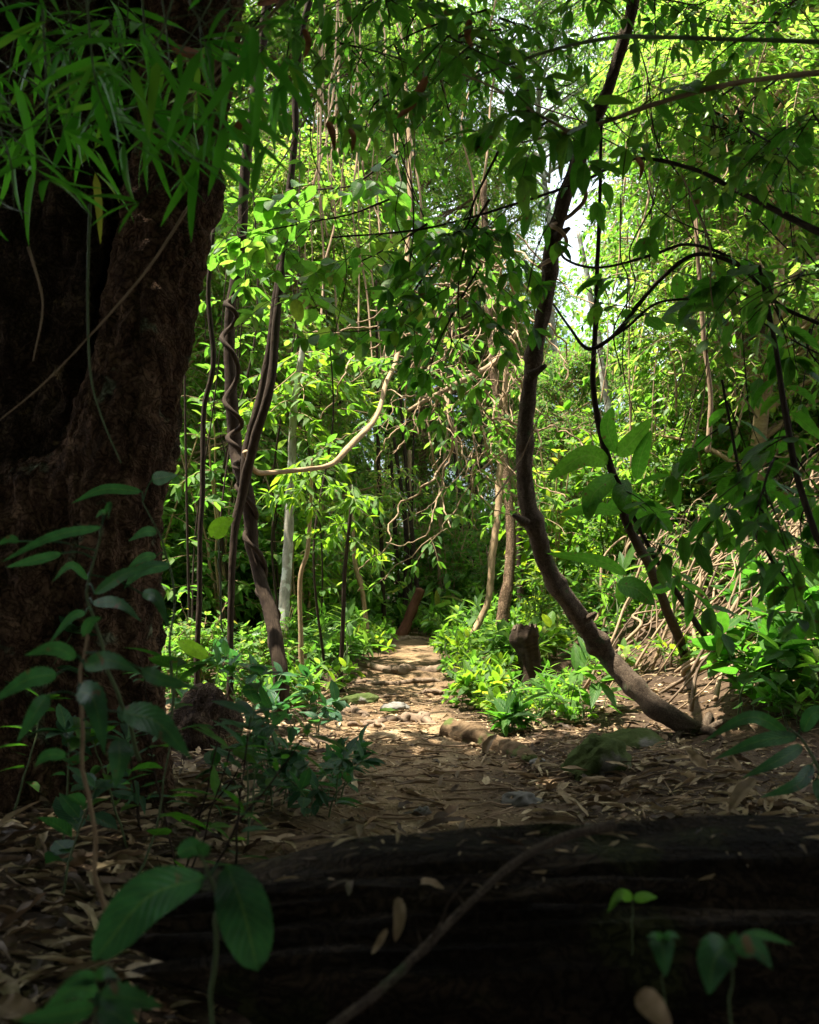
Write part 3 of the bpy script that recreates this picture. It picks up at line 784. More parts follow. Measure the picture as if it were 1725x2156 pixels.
def herbs():
    g = rng(44)
    for i in range(150):
        d = g.uniform(7.3, 15.5); sd_ = 1 if g.uniform() < .55 else -1
        off = abs(g.normal(0, .5)) - .05
        x = path_x(d) + sd_ * (path_w(d) + off)
        if sd_ < 0 and d < 8: continue
        if 6.5 < d < 9.2 and .75 < x < 1.3: continue
        lab = ('low bright herb growing on the bank right of the path', 'herbs right of the path') if sd_ > 0 else ('low green herb growing beside the left edge of the path', 'herbs left of the path')
        copy_tree(HB[g.integers(4)], (x, d, gz(x, d)), g.uniform(0, 6.28), g.uniform(.6, 1.15) * (1 if d > 8 else .8), *lab)
    for i in range(90):
        d = g.uniform(13.5, 21); x = g.uniform(-3, 3)
        if abs(x - path_x(d)) < path_w(d) + .05 and d < 15.5: continue
        copy_tree(HB[0 if i % 2 else 2], (x, d, gz(x, d)), g.uniform(0, 6.28), g.uniform(1, 1.9), 'dark green herb carpeting the shade beyond the path', 'herbs beyond the path')
herbs()
for k_ in SH + HB:
    for ch in list(k_.children): bpy.data.objects.remove(ch)
    bpy.data.objects.remove(k_)

# ================================================================== STEMS, LIANAS
gS = rng(900)
stem('liana_tree', 'dark upright stem wrapped by a spiralling vine, right of the fig trunk', 'tree',
     [(575, -60, 8, 20), (545, 150, 8, 22), (520, 300, 8, 22), (512, 450, 8, 22), (495, 600, 8, 22), (484, 700, 8, 24), (490, 850, 8, 26), (500, 950, 8, 30), (515, 1020, 7.9, 32), (535, 1150, 7.9, 28), (565, 1270, 7.8, 30), (590, 1400, 7.6, 32)], B['dark'], n=90)
def helix(rows, d, turns, off, w, name, label, mat):
    P, W = stem_pts([(*r, w) if len(r) == 2 else r for r in rows], d, False)
    c = crom(np.c_[P, W], 140); th = np.linspace(0, turns * 6.283, 140); th = th + 2.2 * fbm(np.stack([th * .12 + turns, 0 * th, 0 * th], -1), 2); off = off * (1 + .25 * fbm(np.stack([th * .3, 0 * th + 5, 0 * th], -1), 2))
    c[:, 0] += np.cos(th) * off; c[:, 1] += np.sin(th) * off
    t = thing(name, label, 'vine', c[-1, :3]); mb = MB(); tube(mb, c[:, :3], c[:, 3], 7, .15, 3, 20); mb.build('stem', mat, t)
helix([(495, 600), (484, 700), (490, 850), (500, 950), (515, 1020), (535, 1150), (565, 1270), (592, 1400)], 7.85, 9, .055, 11, 'twining_vine', 'thin brown vine spiralling tightly around the dark upright stem', B['dark'])
stem('liana', 'dark liana descending from the top to a fork beside the spiral stem', 'liana',
     [(668, -60, 7.7, 15), (630, 100, 7.7, 15), (622, 300, 7.7, 15), (602, 450, 7.7, 16), (586, 600, 7.7, 16), (570, 720, 7.7, 17), (545, 850, 7.7, 17), (522, 940, 7.7, 18), (512, 1020, 7.7, 20)], B['dark'], foot=False, n=70)
stem('liana', 'thicker dark liana curving down just right of its thinner twin', 'liana',
     [(610, 400, 7.4, 13), (590, 600, 7.4, 16), (578, 760, 7.4, 19), (560, 850, 7.4, 20), (532, 940, 7.5, 20), (510, 1030, 7.6, 22), (492, 1130, 7.6, 16), (488, 1250, 7.6, 14), (484, 1400, 7.6, 14)], B['dark'], n=70)
stem('liana', 'thin kinked liana hanging close to the fig trunk', 'liana',
     [(452, 480, 7.2, 8), (440, 620, 7.2, 10), (450, 760, 7.2, 12), (430, 860, 7.2, 11), (427, 1000, 7.2, 11), (421, 1150, 7.2, 11), (418, 1330, 7.2, 12)], B['dark'], n=70)
stem('liana', 'pale sunlit liana looping from the dark stems up to the right', 'liana',
     [(516, 950, 7.6, 11), (533, 985, 7.7, 10.5), (560, 998, 7.9, 10.5), (640, 990, 8.1, 10.5), (700, 977, 8.3, 10.5), (742, 935, 8.5, 15), (790, 880, 8.8, 10.5), (815, 805, 9.1, 10.5), (835, 752, 9.4, 10.5), (850, 650, 9.8, 10.5), (858, 500, 10.2, 10.5), (864, 320, 10.4, 10.5), (850, 150, 10.6, 12)], B['tan'], foot=False, n=110, lump=.2)
t, c = stem('slender_tree', 'pale slender mottled tree trunk just left of the path, with yellow green crown', 'tree',
     [(640, 720, 10.3, 12), (628, 800, 10.3, 14), (617, 900, 10.3, 17), (612, 1050, 10.2, 19), (605, 1200, 10.1, 22), (597, 1400, 9.9, 26)], B['pale'], n=60)
c2 = c[:24]
leafy(t, gS, c2, 34, .75, .16, LM, G['lime'], B['tan'], .0, .95, 9, .3, .35, .006, 0, 4)
for lab, rows, nt, mat, lm in (
    ('young sapling with drooping yellow green leaves left of the path', [(655, 965, 9, 6), (656, 1020, 9, 7), (651, 1150, 9, 9), (632, 1230, 9, 10), (636, 1450, 9, 12)], 16, B['tan'], G['lime']),
    ('straight dark sapling at the left edge of the path with few leaves', [(742, 1020, 8.9, 6), (735, 1100, 8.9, 8), (724, 1250, 8.9, 9), (717, 1442, 8.9, 11)], 14, B['dark'], G['lime']),
    ('bent tan sapling farther along the left edge of the path', [(742, 1040, 12, 7), (745, 1170, 12, 9), (766, 1250, 12, 10), (778, 1370, 12, 11)], 8, B['tan'], G['mid'])):
    t, c = stem('sapling', lab, 'sapling', rows, mat, n=40)
    leafy(t, gS, c, nt, .34, .15, LN, lm, B['green'], .0, .35, 6, .35, .25, .004, 0, 4)
stem('slender_tree', 'thin tan trunk standing in deep shade beyond the far end of the path', 'tree', [(862, 950, 19, 9), (862, 1050, 19, 10), (860, 1150, 19, 10), (859, 1290, 19, 12)], B['tan'])
stem('slender_tree', 'leaning tan vine covered stem right of the path behind the herbs', 'tree', [(1070, 700, 11.5, 12), (1058, 950, 11.5, 14), (1050, 1050, 11.3, 15), (1040, 1150, 11.2, 16), (1030, 1260, 11.1, 14), (1000, 1330, 11, 14), (980, 1372, 10.9, 16)], B['tan'], n=60, lump=.2)
stem('slender_tree', 'short thick tan trunk just right of the leaning vine covered stem', 'tree', [(1020, 380, 12.5, 14), (1035, 700, 12.5, 16), (1060, 950, 12.4, 18), (1078, 1150, 12.2, 21), (1060, 1300, 12, 28)], B['brown'], n=60, lump=.15)
stem('forest_tree', 'thick sunlit brown trunk with ridged bark at the right edge', 'tree', [(1545, 250, 13, 50), (1565, 500, 13, 56), (1585, 750, 13, 64), (1605, 950, 13, 80), (1630, 1080, 13, 100), (1650, 1170, 13, 130)], B['brown'], k=22, lump=.2, freq=2, n=70)
stem('slender_tree', 'pale mottled trunk leaning below the bright sky gap', 'tree', [(1215, 480, 16, 9), (1250, 650, 16, 13), (1268, 780, 16, 16), (1288, 890, 16, 20), (1300, 1020, 16, 22)], B['pale'])
stem('slender_tree', 'red brown vine wrapped stem right of the pale leaning trunk', 'tree', [(1335, 640, 14, 8), (1338, 800, 14, 11), (1350, 900, 14, 14), (1365, 1050, 14, 15)], B['redwood'])
stem('liana', 'sunlit branching limb reaching right from behind the loop liana', 'liana', [(858, 866, 10.2, 8), (905, 838, 10.3, 10), (975, 800, 10.5, 12), (1045, 762, 10.8, 13), (1090, 700, 11, 13)], B['vine'], foot=False)
# curved trunk
dC = onp(1475, 1545)[2]
t, c = stem('curved_tree', 'bare brown curved tree trunk sweeping up from the right bank of the path', 'tree',
     [(1350, -120, 5.6, 22), (1322, 40, 5.7, 25), (1275, 200, 5.8, 27), (1228, 330, 5.9, 30), (1185, 450, 6.0, 31), (1158, 570, 6.1, 31), (1133, 700, 6.2, 32), (1117, 800, 6.3, 33), (1105, 900, 6.4, 33), (1103, 1000, 6.5, 35), (1122, 1110, 6.6, 38), (1162, 1210, 6.75, 38), (1216, 1300, 6.9, 40), (1275, 1372, 7.0, 42), (1335, 1440, (7 + dC) / 2, 43), (1400, 1500, dC * .99, 44), (1475, 1545, dC, 48)], B['lean'], k=24, lump=.15, freq=9, n=260,
     swell=[(.292, .3), (.255, .2), (.385, .34), (.49, .22), (.585, .34), (.66, .2), (.745, .28), (.83, .15)])
bs = c[-8, :3]
for an_ in (-2.6, -1.5, -.4, .9):
    q = np.array([[bs[0], bs[1], bs[2]], [bs[0] + .14 * math.cos(an_), bs[1] + .14 * math.sin(an_), 0], [bs[0] + .36 * math.cos(an_ + .2), bs[1] + .36 * math.sin(an_ + .2), 0]])
    q[1, 2] = gz(q[1, 0], q[1, 1]) + .03; q[2, 2] = gz(q[2, 0], q[2, 1]) - .04
    mb = MB(); tube(mb, crom(q, 14), np.linspace(.04, .012, 14), 10, .25, an_, 12); mb.build('root', B['lean'], t)
for b_, e_, d_ in (((1118, 790), (1150, 770), 6.2), ((1170, 500), (1200, 480), 6.0), ((1110, 1100), (1080, 1085), 6.5), ((1225, 1310), (1255, 1290), 6.9)):
    p0, p1 = at(*b_, d_), at(*e_, d_ - .05); mb = MB(); tube(mb, crom(np.array([p0, (p0 + p1) / 2, p1]), 8), np.linspace(.035, .012, 8), 8, .3, b_[0], 20); mb.build('branch_stub', B['lean'], t)
helix([(1262, 330), (1228, 400), (1195, 450), (1175, 500), (1160, 560)], 5.95, 2.2, .06, 9, 'twining_vine', 'pale vine coiling around the upper part of the curved trunk', B['vine'])
def arc(label, rows, mat, name='liana', cat='liana', nt=0, **k):
    t, c = stem(name, label, cat, rows, mat, foot=False, n=60, k=7)
    if nt: leafy(t, gS, c, nt, k.get('tl', .3), k.get('L', .14), k.get('tpl', LM), k.get('lm', G['deep']), B['dark'], k.get('s0', .1), .98, k.get('nl', 6), .4, -.1, .0035, 0, 2, .45)
    return t
arc('thin vine sagging across the sky gap from the curved trunk', [(1175, 520, 5.6, 6), (1190, 545, 5.5, 6), (1235, 562, 5.4, 6), (1290, 560, 5.3, 6), (1380, 535, 5.2, 7), (1440, 515, 5.1, 7), (1510, 530, 5, 7), (1580, 570, 5, 7)], B['dark'])
arc('dark branch arching over the bright leaves at right', [(1165, 640, 5.4, 5), (1200, 690, 5.3, 6), (1240, 735, 5.2, 9), (1300, 700, 5.1, 10), (1345, 640, 5, 10), (1400, 580, 4.9, 9), (1470, 535, 4.8, 9), (1560, 560, 4.7, 9), (1640, 640, 4.6, 9), (1725, 680, 4.5, 9)], B['dark'], 'branch', 'branch', 5)
arc('lower dark twig forking under the arching branch', [(1260, 730, 5, 6), (1320, 690, 4.9, 6), (1380, 640, 4.8, 6), (1460, 628, 4.7, 6), (1560, 615, 4.6, 6), (1640, 700, 4.5, 6)], B['dark'], 'branch', 'branch', 4)
arc('long dark branch running from upper right toward the centre', [(1760, 510, 3.8, 16), (1660, 460, 4, 15), (1560, 405, 4.2, 12), (1450, 352, 4.4, 9), (1330, 335, 4.6, 8), (1230, 380, 4.8, 7), (1080, 430, 5, 6), (900, 480, 5.2, 5), (700, 500, 5.4, 4)], B['dark'], 'branch', 'branch', 8, tl=.3, L=.13)
arc('bare bamboo cane crossing the upper right corner', [(1780, 90, 3, 11), (1560, 86, 3.1, 10), (1400, 80, 3.2, 10), (1290, 80, 3.4, 9), (1150, 110, 3.6, 7), (980, 170, 3.8, 5)], B['green'], 'bamboo_cane', 'bamboo', 0)
arc('brown cane slanting across the upper right below the bamboo cane', [(1780, 148, 2.8, 13), (1560, 175, 3, 12), (1400, 215, 3.2, 11), (1280, 255, 3.4, 10), (1195, 276, 3.5, 8), (1100, 300, 3.6, 5)], B['vine'], 'bamboo_cane', 'bamboo', 2, tl=.25)
arc('short brown side cane meeting the slanting cane at a node', [(1195, 276, 3.5, 8), (1130, 240, 3.55, 6), (1050, 190, 3.6, 5), (960, 150, 3.7, 4)], B['vine'], 'bamboo_cane', 'bamboo', 6, tl=.3)
# right-hand saplings
dA, dB = onp(1440, 1385)[2], onp(1545, 1430)[2]
RS = [('tall dark sapling leaning left in front of the slope', [(1268, 250, 5.6, 7), (1262, 480, 5.7, 9), (1252, 680, 5.8, 11), (1248, 790, 5.8, 12), (1262, 890, 5.9, 14), (1292, 1000, 6, 17), (1325, 1110, 6.2, 20), (1380, 1230, (6.2 + dA) / 2, 21), (1440, 1385, dA, 22)], B['dark'], 0),
      ('thinner dark sapling leaning alongside the tall leaning one', [(1296, 1000, 5.9, 8), (1340, 1100, 5.9, 9), (1395, 1200, 6, 11), (1465, 1310, (6 + dB) / 2, 12), (1545, 1430, dB, 13)], B['dark'], 7),
      ('dark crooked sapling at the right edge rising out of shade', [(1600, 560, 4.4, 8), (1625, 700, 4.3, 10), (1650, 850, 4.2, 13), (1680, 1000, 4.1, 14), (1720, 1120, 4, 15), (1780, 1260, 4, 16)], B['dark'], 8),
      ('slim dark sapling between the thick brown trunk and the right edge', [(1520, 800, 4.8, 5), (1545, 930, 4.8, 6), (1575, 1060, 4.7, 8), (1620, 1170, 4.7, 9), (1700, 1290, 4.7, 10), (1760, 1400, 4.7, 10)], B['dark'], 9),
      ('bare vertical liana hanging through the bright leaves at right', [(1465, 420, 8, 9), (1470, 560, 8, 9), (1480, 700, 8, 10), (1495, 830, 8, 10), (1490, 950, 8, 12)], B['vine'], 0)]
for lab, rows, m_, nt in RS:
    t, c = stem('liana' if 'liana' in lab else 'sapling', lab, 'liana' if 'liana' in lab else 'sapling', rows, m_, foot='liana' not in lab, n=60)
    if nt: leafy(t, gS, c, nt, .32, .17, LM, G['deep'], B['dark'], .0, .55, 6, .4, .1, .004, 0, 3)
# big dark leaves half way up the leaning sapling
def hero_leaf(mb, base, mid, tip, width, face=None, n=16, cols=7, prof=(.6, .8), fold=.16, serr=.0, wave=.02):
    c = crom(np.array([base, mid, tip]), n + 1); T = nrm(np.gradient(c, axis=0))
    view = nrm(np.array([0, 0, CAMZ]) - c) if face is None else np.broadcast_to(nrm(face), c.shape)
    X = nrm(np.cross(T, view)); Nn = np.cross(X, T)
    v = np.linspace(0, 1, n + 1); a, b = prof
    w = np.where((v > 0) & (v < 1), np.maximum(v, 1e-6) ** a * np.maximum(1 - v, 1e-6) ** b, 0); vm = a / (a + b); w = w / (vm ** a * (1 - vm) ** b) * width / 2
    w = np.maximum(w * (1 + serr * np.where(np.arange(n + 1) % 2, 1, -1)), width * .004)
    u = np.linspace(-1, 1, cols)
    V = c[:, None] + w[:, None, None] * u[None, :, None] * X[:, None] + (fold * np.abs(u)[None, :, None] * w[:, None, None] + wave * width * (np.abs(u)[None, :, None] * np.sin(v * 19 + 1)[:, None, None])) * Nn[:, None]
    mb.add(V.reshape(-1, 3), grid_tris(n + 1, cols, False), np.stack([np.broadcast_to(.5 + u / 2, (n + 1, cols)), np.broadcast_to(v[:, None], (n + 1, cols))], -1))
    return mb
lt = [o for o in COL.objects if o.get('label', '').startswith('tall dark sapling leaning')][0]
for b_, m_, e_, w_ in (((1282, 975), (1230, 960), (1150, 1010), 46), ((1300, 960), (1330, 930), (1375, 878), 40), ((1296, 955), (1280, 900), (1290, 855), 34), ((1340, 1010), (1350, 960), (1372, 905), 34),
                       ((1300, 1000), (1250, 1040), (1238, 1100), 44), ((1320, 1010), (1310, 1045), (1330, 1085), 42), ((1310, 1080), (1250, 1070), (1175, 1085), 26), ((1330, 1100), (1380, 1090), (1420, 1120), 40), ((1300, 1230), (1340, 1240), (1380, 1275), 44), ((1320, 1210), (1260, 1180), (1150, 1165), 26)):
    mb = MB(); hero_leaf(mb, at(*b_, 5.95), at(*m_, 5.8), at(*e_, 5.7), w_ * 5.8 / FP, None, 12, 5); mb.build('leaf', G['deep'], lt)

# ---- stump
def stump():
    P, W = stem_pts([(1106, 1330, 9, 58), (1106, 1345, 9, 60), (1110, 1362, 9, 50), (1114, 1385, 9, 45), (1118, 1420, 9, 46), (1121, 1455, 9, 58)])
    P = P[::-1]; W = W[::-1]
    t = thing('stump', 'broken dark tree stump standing on the right bank', 'stump', P[0])
    mb = MB(); c = crom(np.c_[P, W], 44); k_ = 34
    T, X, Y = frames(c[:, :3]); a = np.linspace(0, 2 * np.pi, k_, endpoint=False); u = np.linspace(0, 1, 44)
    rr = c[:, 3:4] * (1 + .30 * fbm(np.stack([np.cos(a)[None] * 1.6 + 0 * u[:, None], np.sin(a)[None] * 1.6 + 0 * u[:, None], u[:, None] * 2.2 + 0 * a[None]], -1), 3) + .10 * fbm(np.stack([np.cos(a)[None] * 7 + 0 * u[:, None], np.sin(a)[None] * 7 + 0 * u[:, None], u[:, None] * 3 + 0 * a[None]], -1), 3))
    V = c[:, None, :3] + rr[..., None] * (np.cos(a)[None, :, None] * X[:, None] + np.sin(a)[None, :, None] * Y[:, None])
    V[..., 2] += (.11 * np.abs(fbm(np.stack([np.cos(a) * 2.6, np.sin(a) * 2.6, 0 * a], -1), 3)))[None] * (u[:, None] ** 8)
    mb.add(V.reshape(-1, 3), grid_tris(44, k_, True), np.stack([np.repeat((a / 6.283)[None], 44, 0), np.repeat(u[:, None], k_, 1)], -1)); mb.build('trunk', B['dark'], t)
    e = V[-1].mean(0); rows = []
    for i, s_ in enumerate(np.linspace(1, .06, 8)):
        p = e + (V[-1] - e) * s_; p[:, 2] += (0 if i == 0 else 1) * (.05 * fbm(p * 30, 2) - .05 * (1 - s_)); rows.append(p)
    rows = np.array(rows); mb = MB(); mb.add(rows.reshape(-1, 3), grid_tris(8, k_, True), rows.reshape(-1, 3)[:, :2]); mb.build('broken_top', B['lean'], t)
stump()

# ---- hanging and tangled bare vines
def vines():
    g = rng(77)
    for i in range(80):       # tangle behind the curved trunk
        x0, y0 = g.uniform(900, 1090), g.uniform(480, 960); d = g.uniform(9.4, 11.6)
        rows = []; x, y = x0, y0; hd = g.uniform(.3, 2.6); w0 = g.uniform(1.6, 6); m_ = g.integers(5, 9)
        for s_ in range(m_):
            rows.append((x, y, d + g.normal(0, .2), w0 * (1 - .6 * s_ / m_)))
            hd += g.normal(0, .55); x += math.cos(hd) * 46; y += math.sin(hd) * 46 + 12
        P, W = stem_pts(rows, None, False); c = crom(np.c_[P, W], 40)
        t = thing('hanging_vine', 'bare tan vine in the tangled knot between loop liana and curved trunk', 'vine', c[0, :3], 'vines in the sunlit tangle')
        c[:, :3] += .035 * np.stack([fbm(np.stack([np.arange(40) * .35 + i * 9.1, np.full(40, 7.7 * q), np.zeros(40)], -1), 3) for q in range(3)], 1)
        mb = MB(); tube(mb, c[:, :3], np.maximum(c[:, 3], .003), 6, .15, i, 9); mb.build('stem', B['vine'], t)
        if i % 3 == 0: leafy(t, g, c, 4, .3, .12, LM, G['mid'], B['vine'], .1, .95, 7, .4, .1, .003, 0, 2)
    for i in range(40):       # long vertical vines over the upper foliage
        x0 = g.uniform(640, 1060) if i < 22 else g.uniform(1300, 1640); d = g.uniform(11.0, 14.5)
        ya, yb = (g.uniform(-80, 250), g.uniform(420, 900)) if i < 22 else (g.uniform(150, 500), g.uniform(800, 1050))
        rows = []
        x = x0
        for y in np.linspace(ya, yb, 6):
            rows.append((x, y, d + g.normal(0, .12), g.uniform(2, 5.5))); x += g.normal(0, 16)
        P, W = stem_pts(rows, None, False); c = crom(np.c_[P, W], 40)
        t = thing('hanging_vine', 'long tan vine hanging down in front of the high sunlit foliage' if i < 22 else 'tan vine hanging over the bright slope at right', 'vine', c[0, :3], 'vines over the high foliage' if i < 22 else 'vines over the slope')
        mb = MB(); tube(mb, c[:, :3], np.maximum(c[:, 3], .003), 6, .15, i, 9); mb.build('stem', B['vine'], t)
    for i in range(300):       # fallen bare vines and sticks over the right slope
        d = g.uniform(6.9, 12.5); rt = g.uniform(.17, .46) if d > 8.3 else g.uniform(.24, .47); x = rt * d
        a = g.uniform(-.4, 1.2); L = g.uniform(.5, 1.6); n = 6; s = np.linspace(0, 1, n)
        px = x + math.cos(a) * L * s + g.normal(0, .06, n); py = d + math.sin(a) * L * s * .5 + g.normal(0, .06, n)
        pz = ground(px, py) + .03 + g.uniform(.05, .9) * np.sin(s * np.pi * g.uniform(.5, 1))
        c = crom(np.stack([px, py, pz], -1), 24)
        t = thing('fallen_vine', 'dry bare vine sprawled over the ground of the right slope', 'vine', c[0], 'dry vines on the slope')
        mb = MB(); tube(mb, c, g.uniform(.004, .017) * np.linspace(1.2, .4, 24), 6, .15, i, 9); mb.build('stem', B['vine' if i % 3 else 'root'], t)
    for i in range(26):       # thin stems in the dark forest beyond
        d = g.uniform(15, 24); rt = g.uniform(-.24, .12); x = rt * d
        h = g.uniform(3, 5.5); lx = g.normal(0, .25)
        z = gz(x, d); c = crom(np.array([[x, d, z - .1], [x + lx * .4 + g.normal(0, .08), d, z + h * .5], [x + lx, d, z + h]]), 20)
        t = thing('slender_tree', 'thin dark stem among many in the shade beyond the path', 'tree', c[0], 'thin stems beyond the path')
        mb = MB(); tube(mb, c, np.linspace(.045, .02, 20) * g.uniform(.6, 1.4), 8, .1, i, 5); mb.build('trunk', B['dark' if i % 3 else 'tan'], t)
    for i in range(10):       # thin stems at left between fig and path
        px0 = g.uniform(395, 720); d = g.uniform(8.8, 12)
        b_ = at(px0, 1400, d); z = gz(b_[0], d); top = at(px0 + g.normal(0, 45), g.uniform(250, 900), d)
        c = crom(np.array([[b_[0], d, z - .1], (np.array([b_[0], d, z]) * .7 + top * .3) + g.normal(0, .12, 3), (np.array([b_[0], d, z]) * .35 + top * .65) + g.normal(0, .12, 3), top]), 24)
        t = thing('slender_tree', 'thin dark stem standing among the lianas left of the path', 'tree', c[0], 'thin stems among the lianas')
        mb = MB(); tube(mb, c, np.linspace(.014, .007, 24) * g.uniform(.6, 1.3), 7, .12, i, 8); mb.build('trunk', B['dark'], t)
        leafy(t, g, c, 5, .35, .13, LM, G['mid'], B['dark'], .2, .95, 6, .4, .2, .003, 0, 2)
vines()

# ================================================================== NEAR FOLIAGE OVERHEAD
def leafy_branch(label, rows, L, tpl, lm, nt, tl, seed, group, sm='dark', nl=6, droop=.45, s0=.05, name='leafy_branch', tip=3, sag=.4, bias=None):
    g = rng(seed)
    t, c = stem(name, label, 'branch', rows, B[sm], foot=False, n=40, k=7, group=group, part='stem')
    leafy(t, g, c, nt, tl, L, tpl, lm, B[sm], s0, .99, nl, sag, -.1, .0028, 0, tip, droop, 'twigs', bias)
    return t
# round-leaved back-lit spray in the middle
SPR = [('spray of round bright leaves catching the sun above the loop liana', [(860, 300, 6.6, 5), (800, 350, 6.7, 5), (740, 390, 6.8, 4), (660, 400, 6.9, 3), (590, 420, 7, 2)], G['mid']),
       ('spray of round green leaves beside the spiral stem', [(820, 420, 6.4, 5), (740, 450, 6.5, 4), (640, 470, 6.6, 3), (540, 490, 6.7, 3), (470, 510, 6.8, 2)], G['mid']),
       ('spray of round green leaves drooping under the sunlit spray', [(900, 470, 6.0, 5), (820, 520, 6.1, 4), (740, 560, 6.2, 3), (660, 600, 6.3, 3), (600, 640, 6.4, 2)], G['mid']),
       ('spray of round dark leaves hanging in front of the loop liana top', [(980, 480, 5.4, 6), (910, 560, 5.5, 5), (850, 640, 5.6, 4), (790, 690, 5.7, 3), (720, 700, 5.8, 2)], G['deep']),
       ('dark leaf spray drooping lowest at the centre', [(1010, 560, 5.2, 5), (960, 650, 5.3, 4), (920, 730, 5.4, 3), (900, 800, 5.5, 2)], G['deep']),
       ('dense dark leaf cluster hanging left of the curved trunk', [(1030, 420, 5.0, 6), (985, 500, 5.1, 5), (965, 600, 5.2, 4), (970, 720, 5.3, 2)], G['deep']),
       ('dark spray of leaves just above the dense hanging cluster', [(1050, 320, 4.8, 6), (1000, 420, 4.9, 5), (980, 480, 5, 4), (930, 500, 5.1, 2)], G['deep'])]
for i, (lab, rows, lm) in enumerate(SPR):
    leafy_branch(lab, rows, .16 if i < 3 else .125, LMW if i < 4 else LM, lm, 11 if i < 3 else 10, .38, 600 + i, 'leaf sprays in the centre', nl=6, droop=.3)
def fine_vines():
    g = rng(56)
    for i in range(54):
        x0, y0 = (g.uniform(560, 1760), g.uniform(-120, 250)) if i < 34 else (g.uniform(1250, 1760), g.uniform(100, 700)); d = g.uniform(3.6, 8)
        n = 5; a = g.uniform(.1, 3.0) if i % 3 else g.normal(1.57, .2); L = g.uniform(180, 520)
        rows = [(x0 + math.cos(a) * L * s + g.normal(0, 14), y0 + math.sin(a) * L * s + g.normal(0, 14) + 40 * s * s, d + g.normal(0, .1), g.uniform(1.6, 4)) for s in np.linspace(0, 1, n)]
        P, W = stem_pts(rows, None, False); c = crom(np.c_[P, W], 30)
        t = thing('bare_twig', 'thin dark twig criss-crossing the shaded leaves along the top and right', 'twig', c[0, :3], 'thin twigs among the shaded branches')
        mb = MB(); tube(mb, c[:, :3], np.maximum(c[:, 3], .002), 5, .12, i, 12); mb.build('stem', B['dark' if i % 4 else 'vine'], t)
fine_vines()
def overhead():
    g = rng(55); lab = 'shaded leafy branch hanging across the top of the picture'; n = 0
    for i in range(32):
        x0, y0 = g.uniform(640, 1760), g.uniform(-140, 330); d = g.uniform(3.4, 6.2)
        if (x0 < 900 and y0 > 200) or (1060 < x0 < 1400 and y0 > 40): continue
        dx, dy = g.normal(-40, 110), g.uniform(30, 170)
        rows = [(x0, y0, d, 5), (x0 + dx * .5 + g.normal(0, 15), y0 + dy * .4, d + g.normal(0, .15), 4), (x0 + dx, y0 + dy, d + g.normal(0, .3), 2.5)]
        leafy_branch(lab, rows, .10, (LM, LN, LM)[i % 3], G['deep'] if i % 4 else G['mid'], 8, .36, 1000 + i, 'shaded branches along the top', nl=6)
    for i in range(26):
        x0, y0 = g.uniform(1400, 1780), g.uniform(150, 1060); d = g.uniform(3.2, 5.6)
        if (x0 < 1690 and 300 < y0 < 950) or x0 < 1450: continue
        dx, dy = g.normal(-50, 90), g.uniform(20, 150)
        rows = [(x0, y0, d, 5), (x0 + dx * .5 + g.normal(0, 15), y0 + dy * .4, d + g.normal(0, .15), 4), (x0 + dx, y0 + dy, d + g.normal(0, .3), 2.5)]
        leafy_branch('shaded leafy branch hanging in front of the slope at right', rows, .10, (LM, LN)[i % 2], G['deep'] if i % 3 else G['mid'], 7, .34, 1200 + i, 'shaded branches at right', nl=6)
overhead()

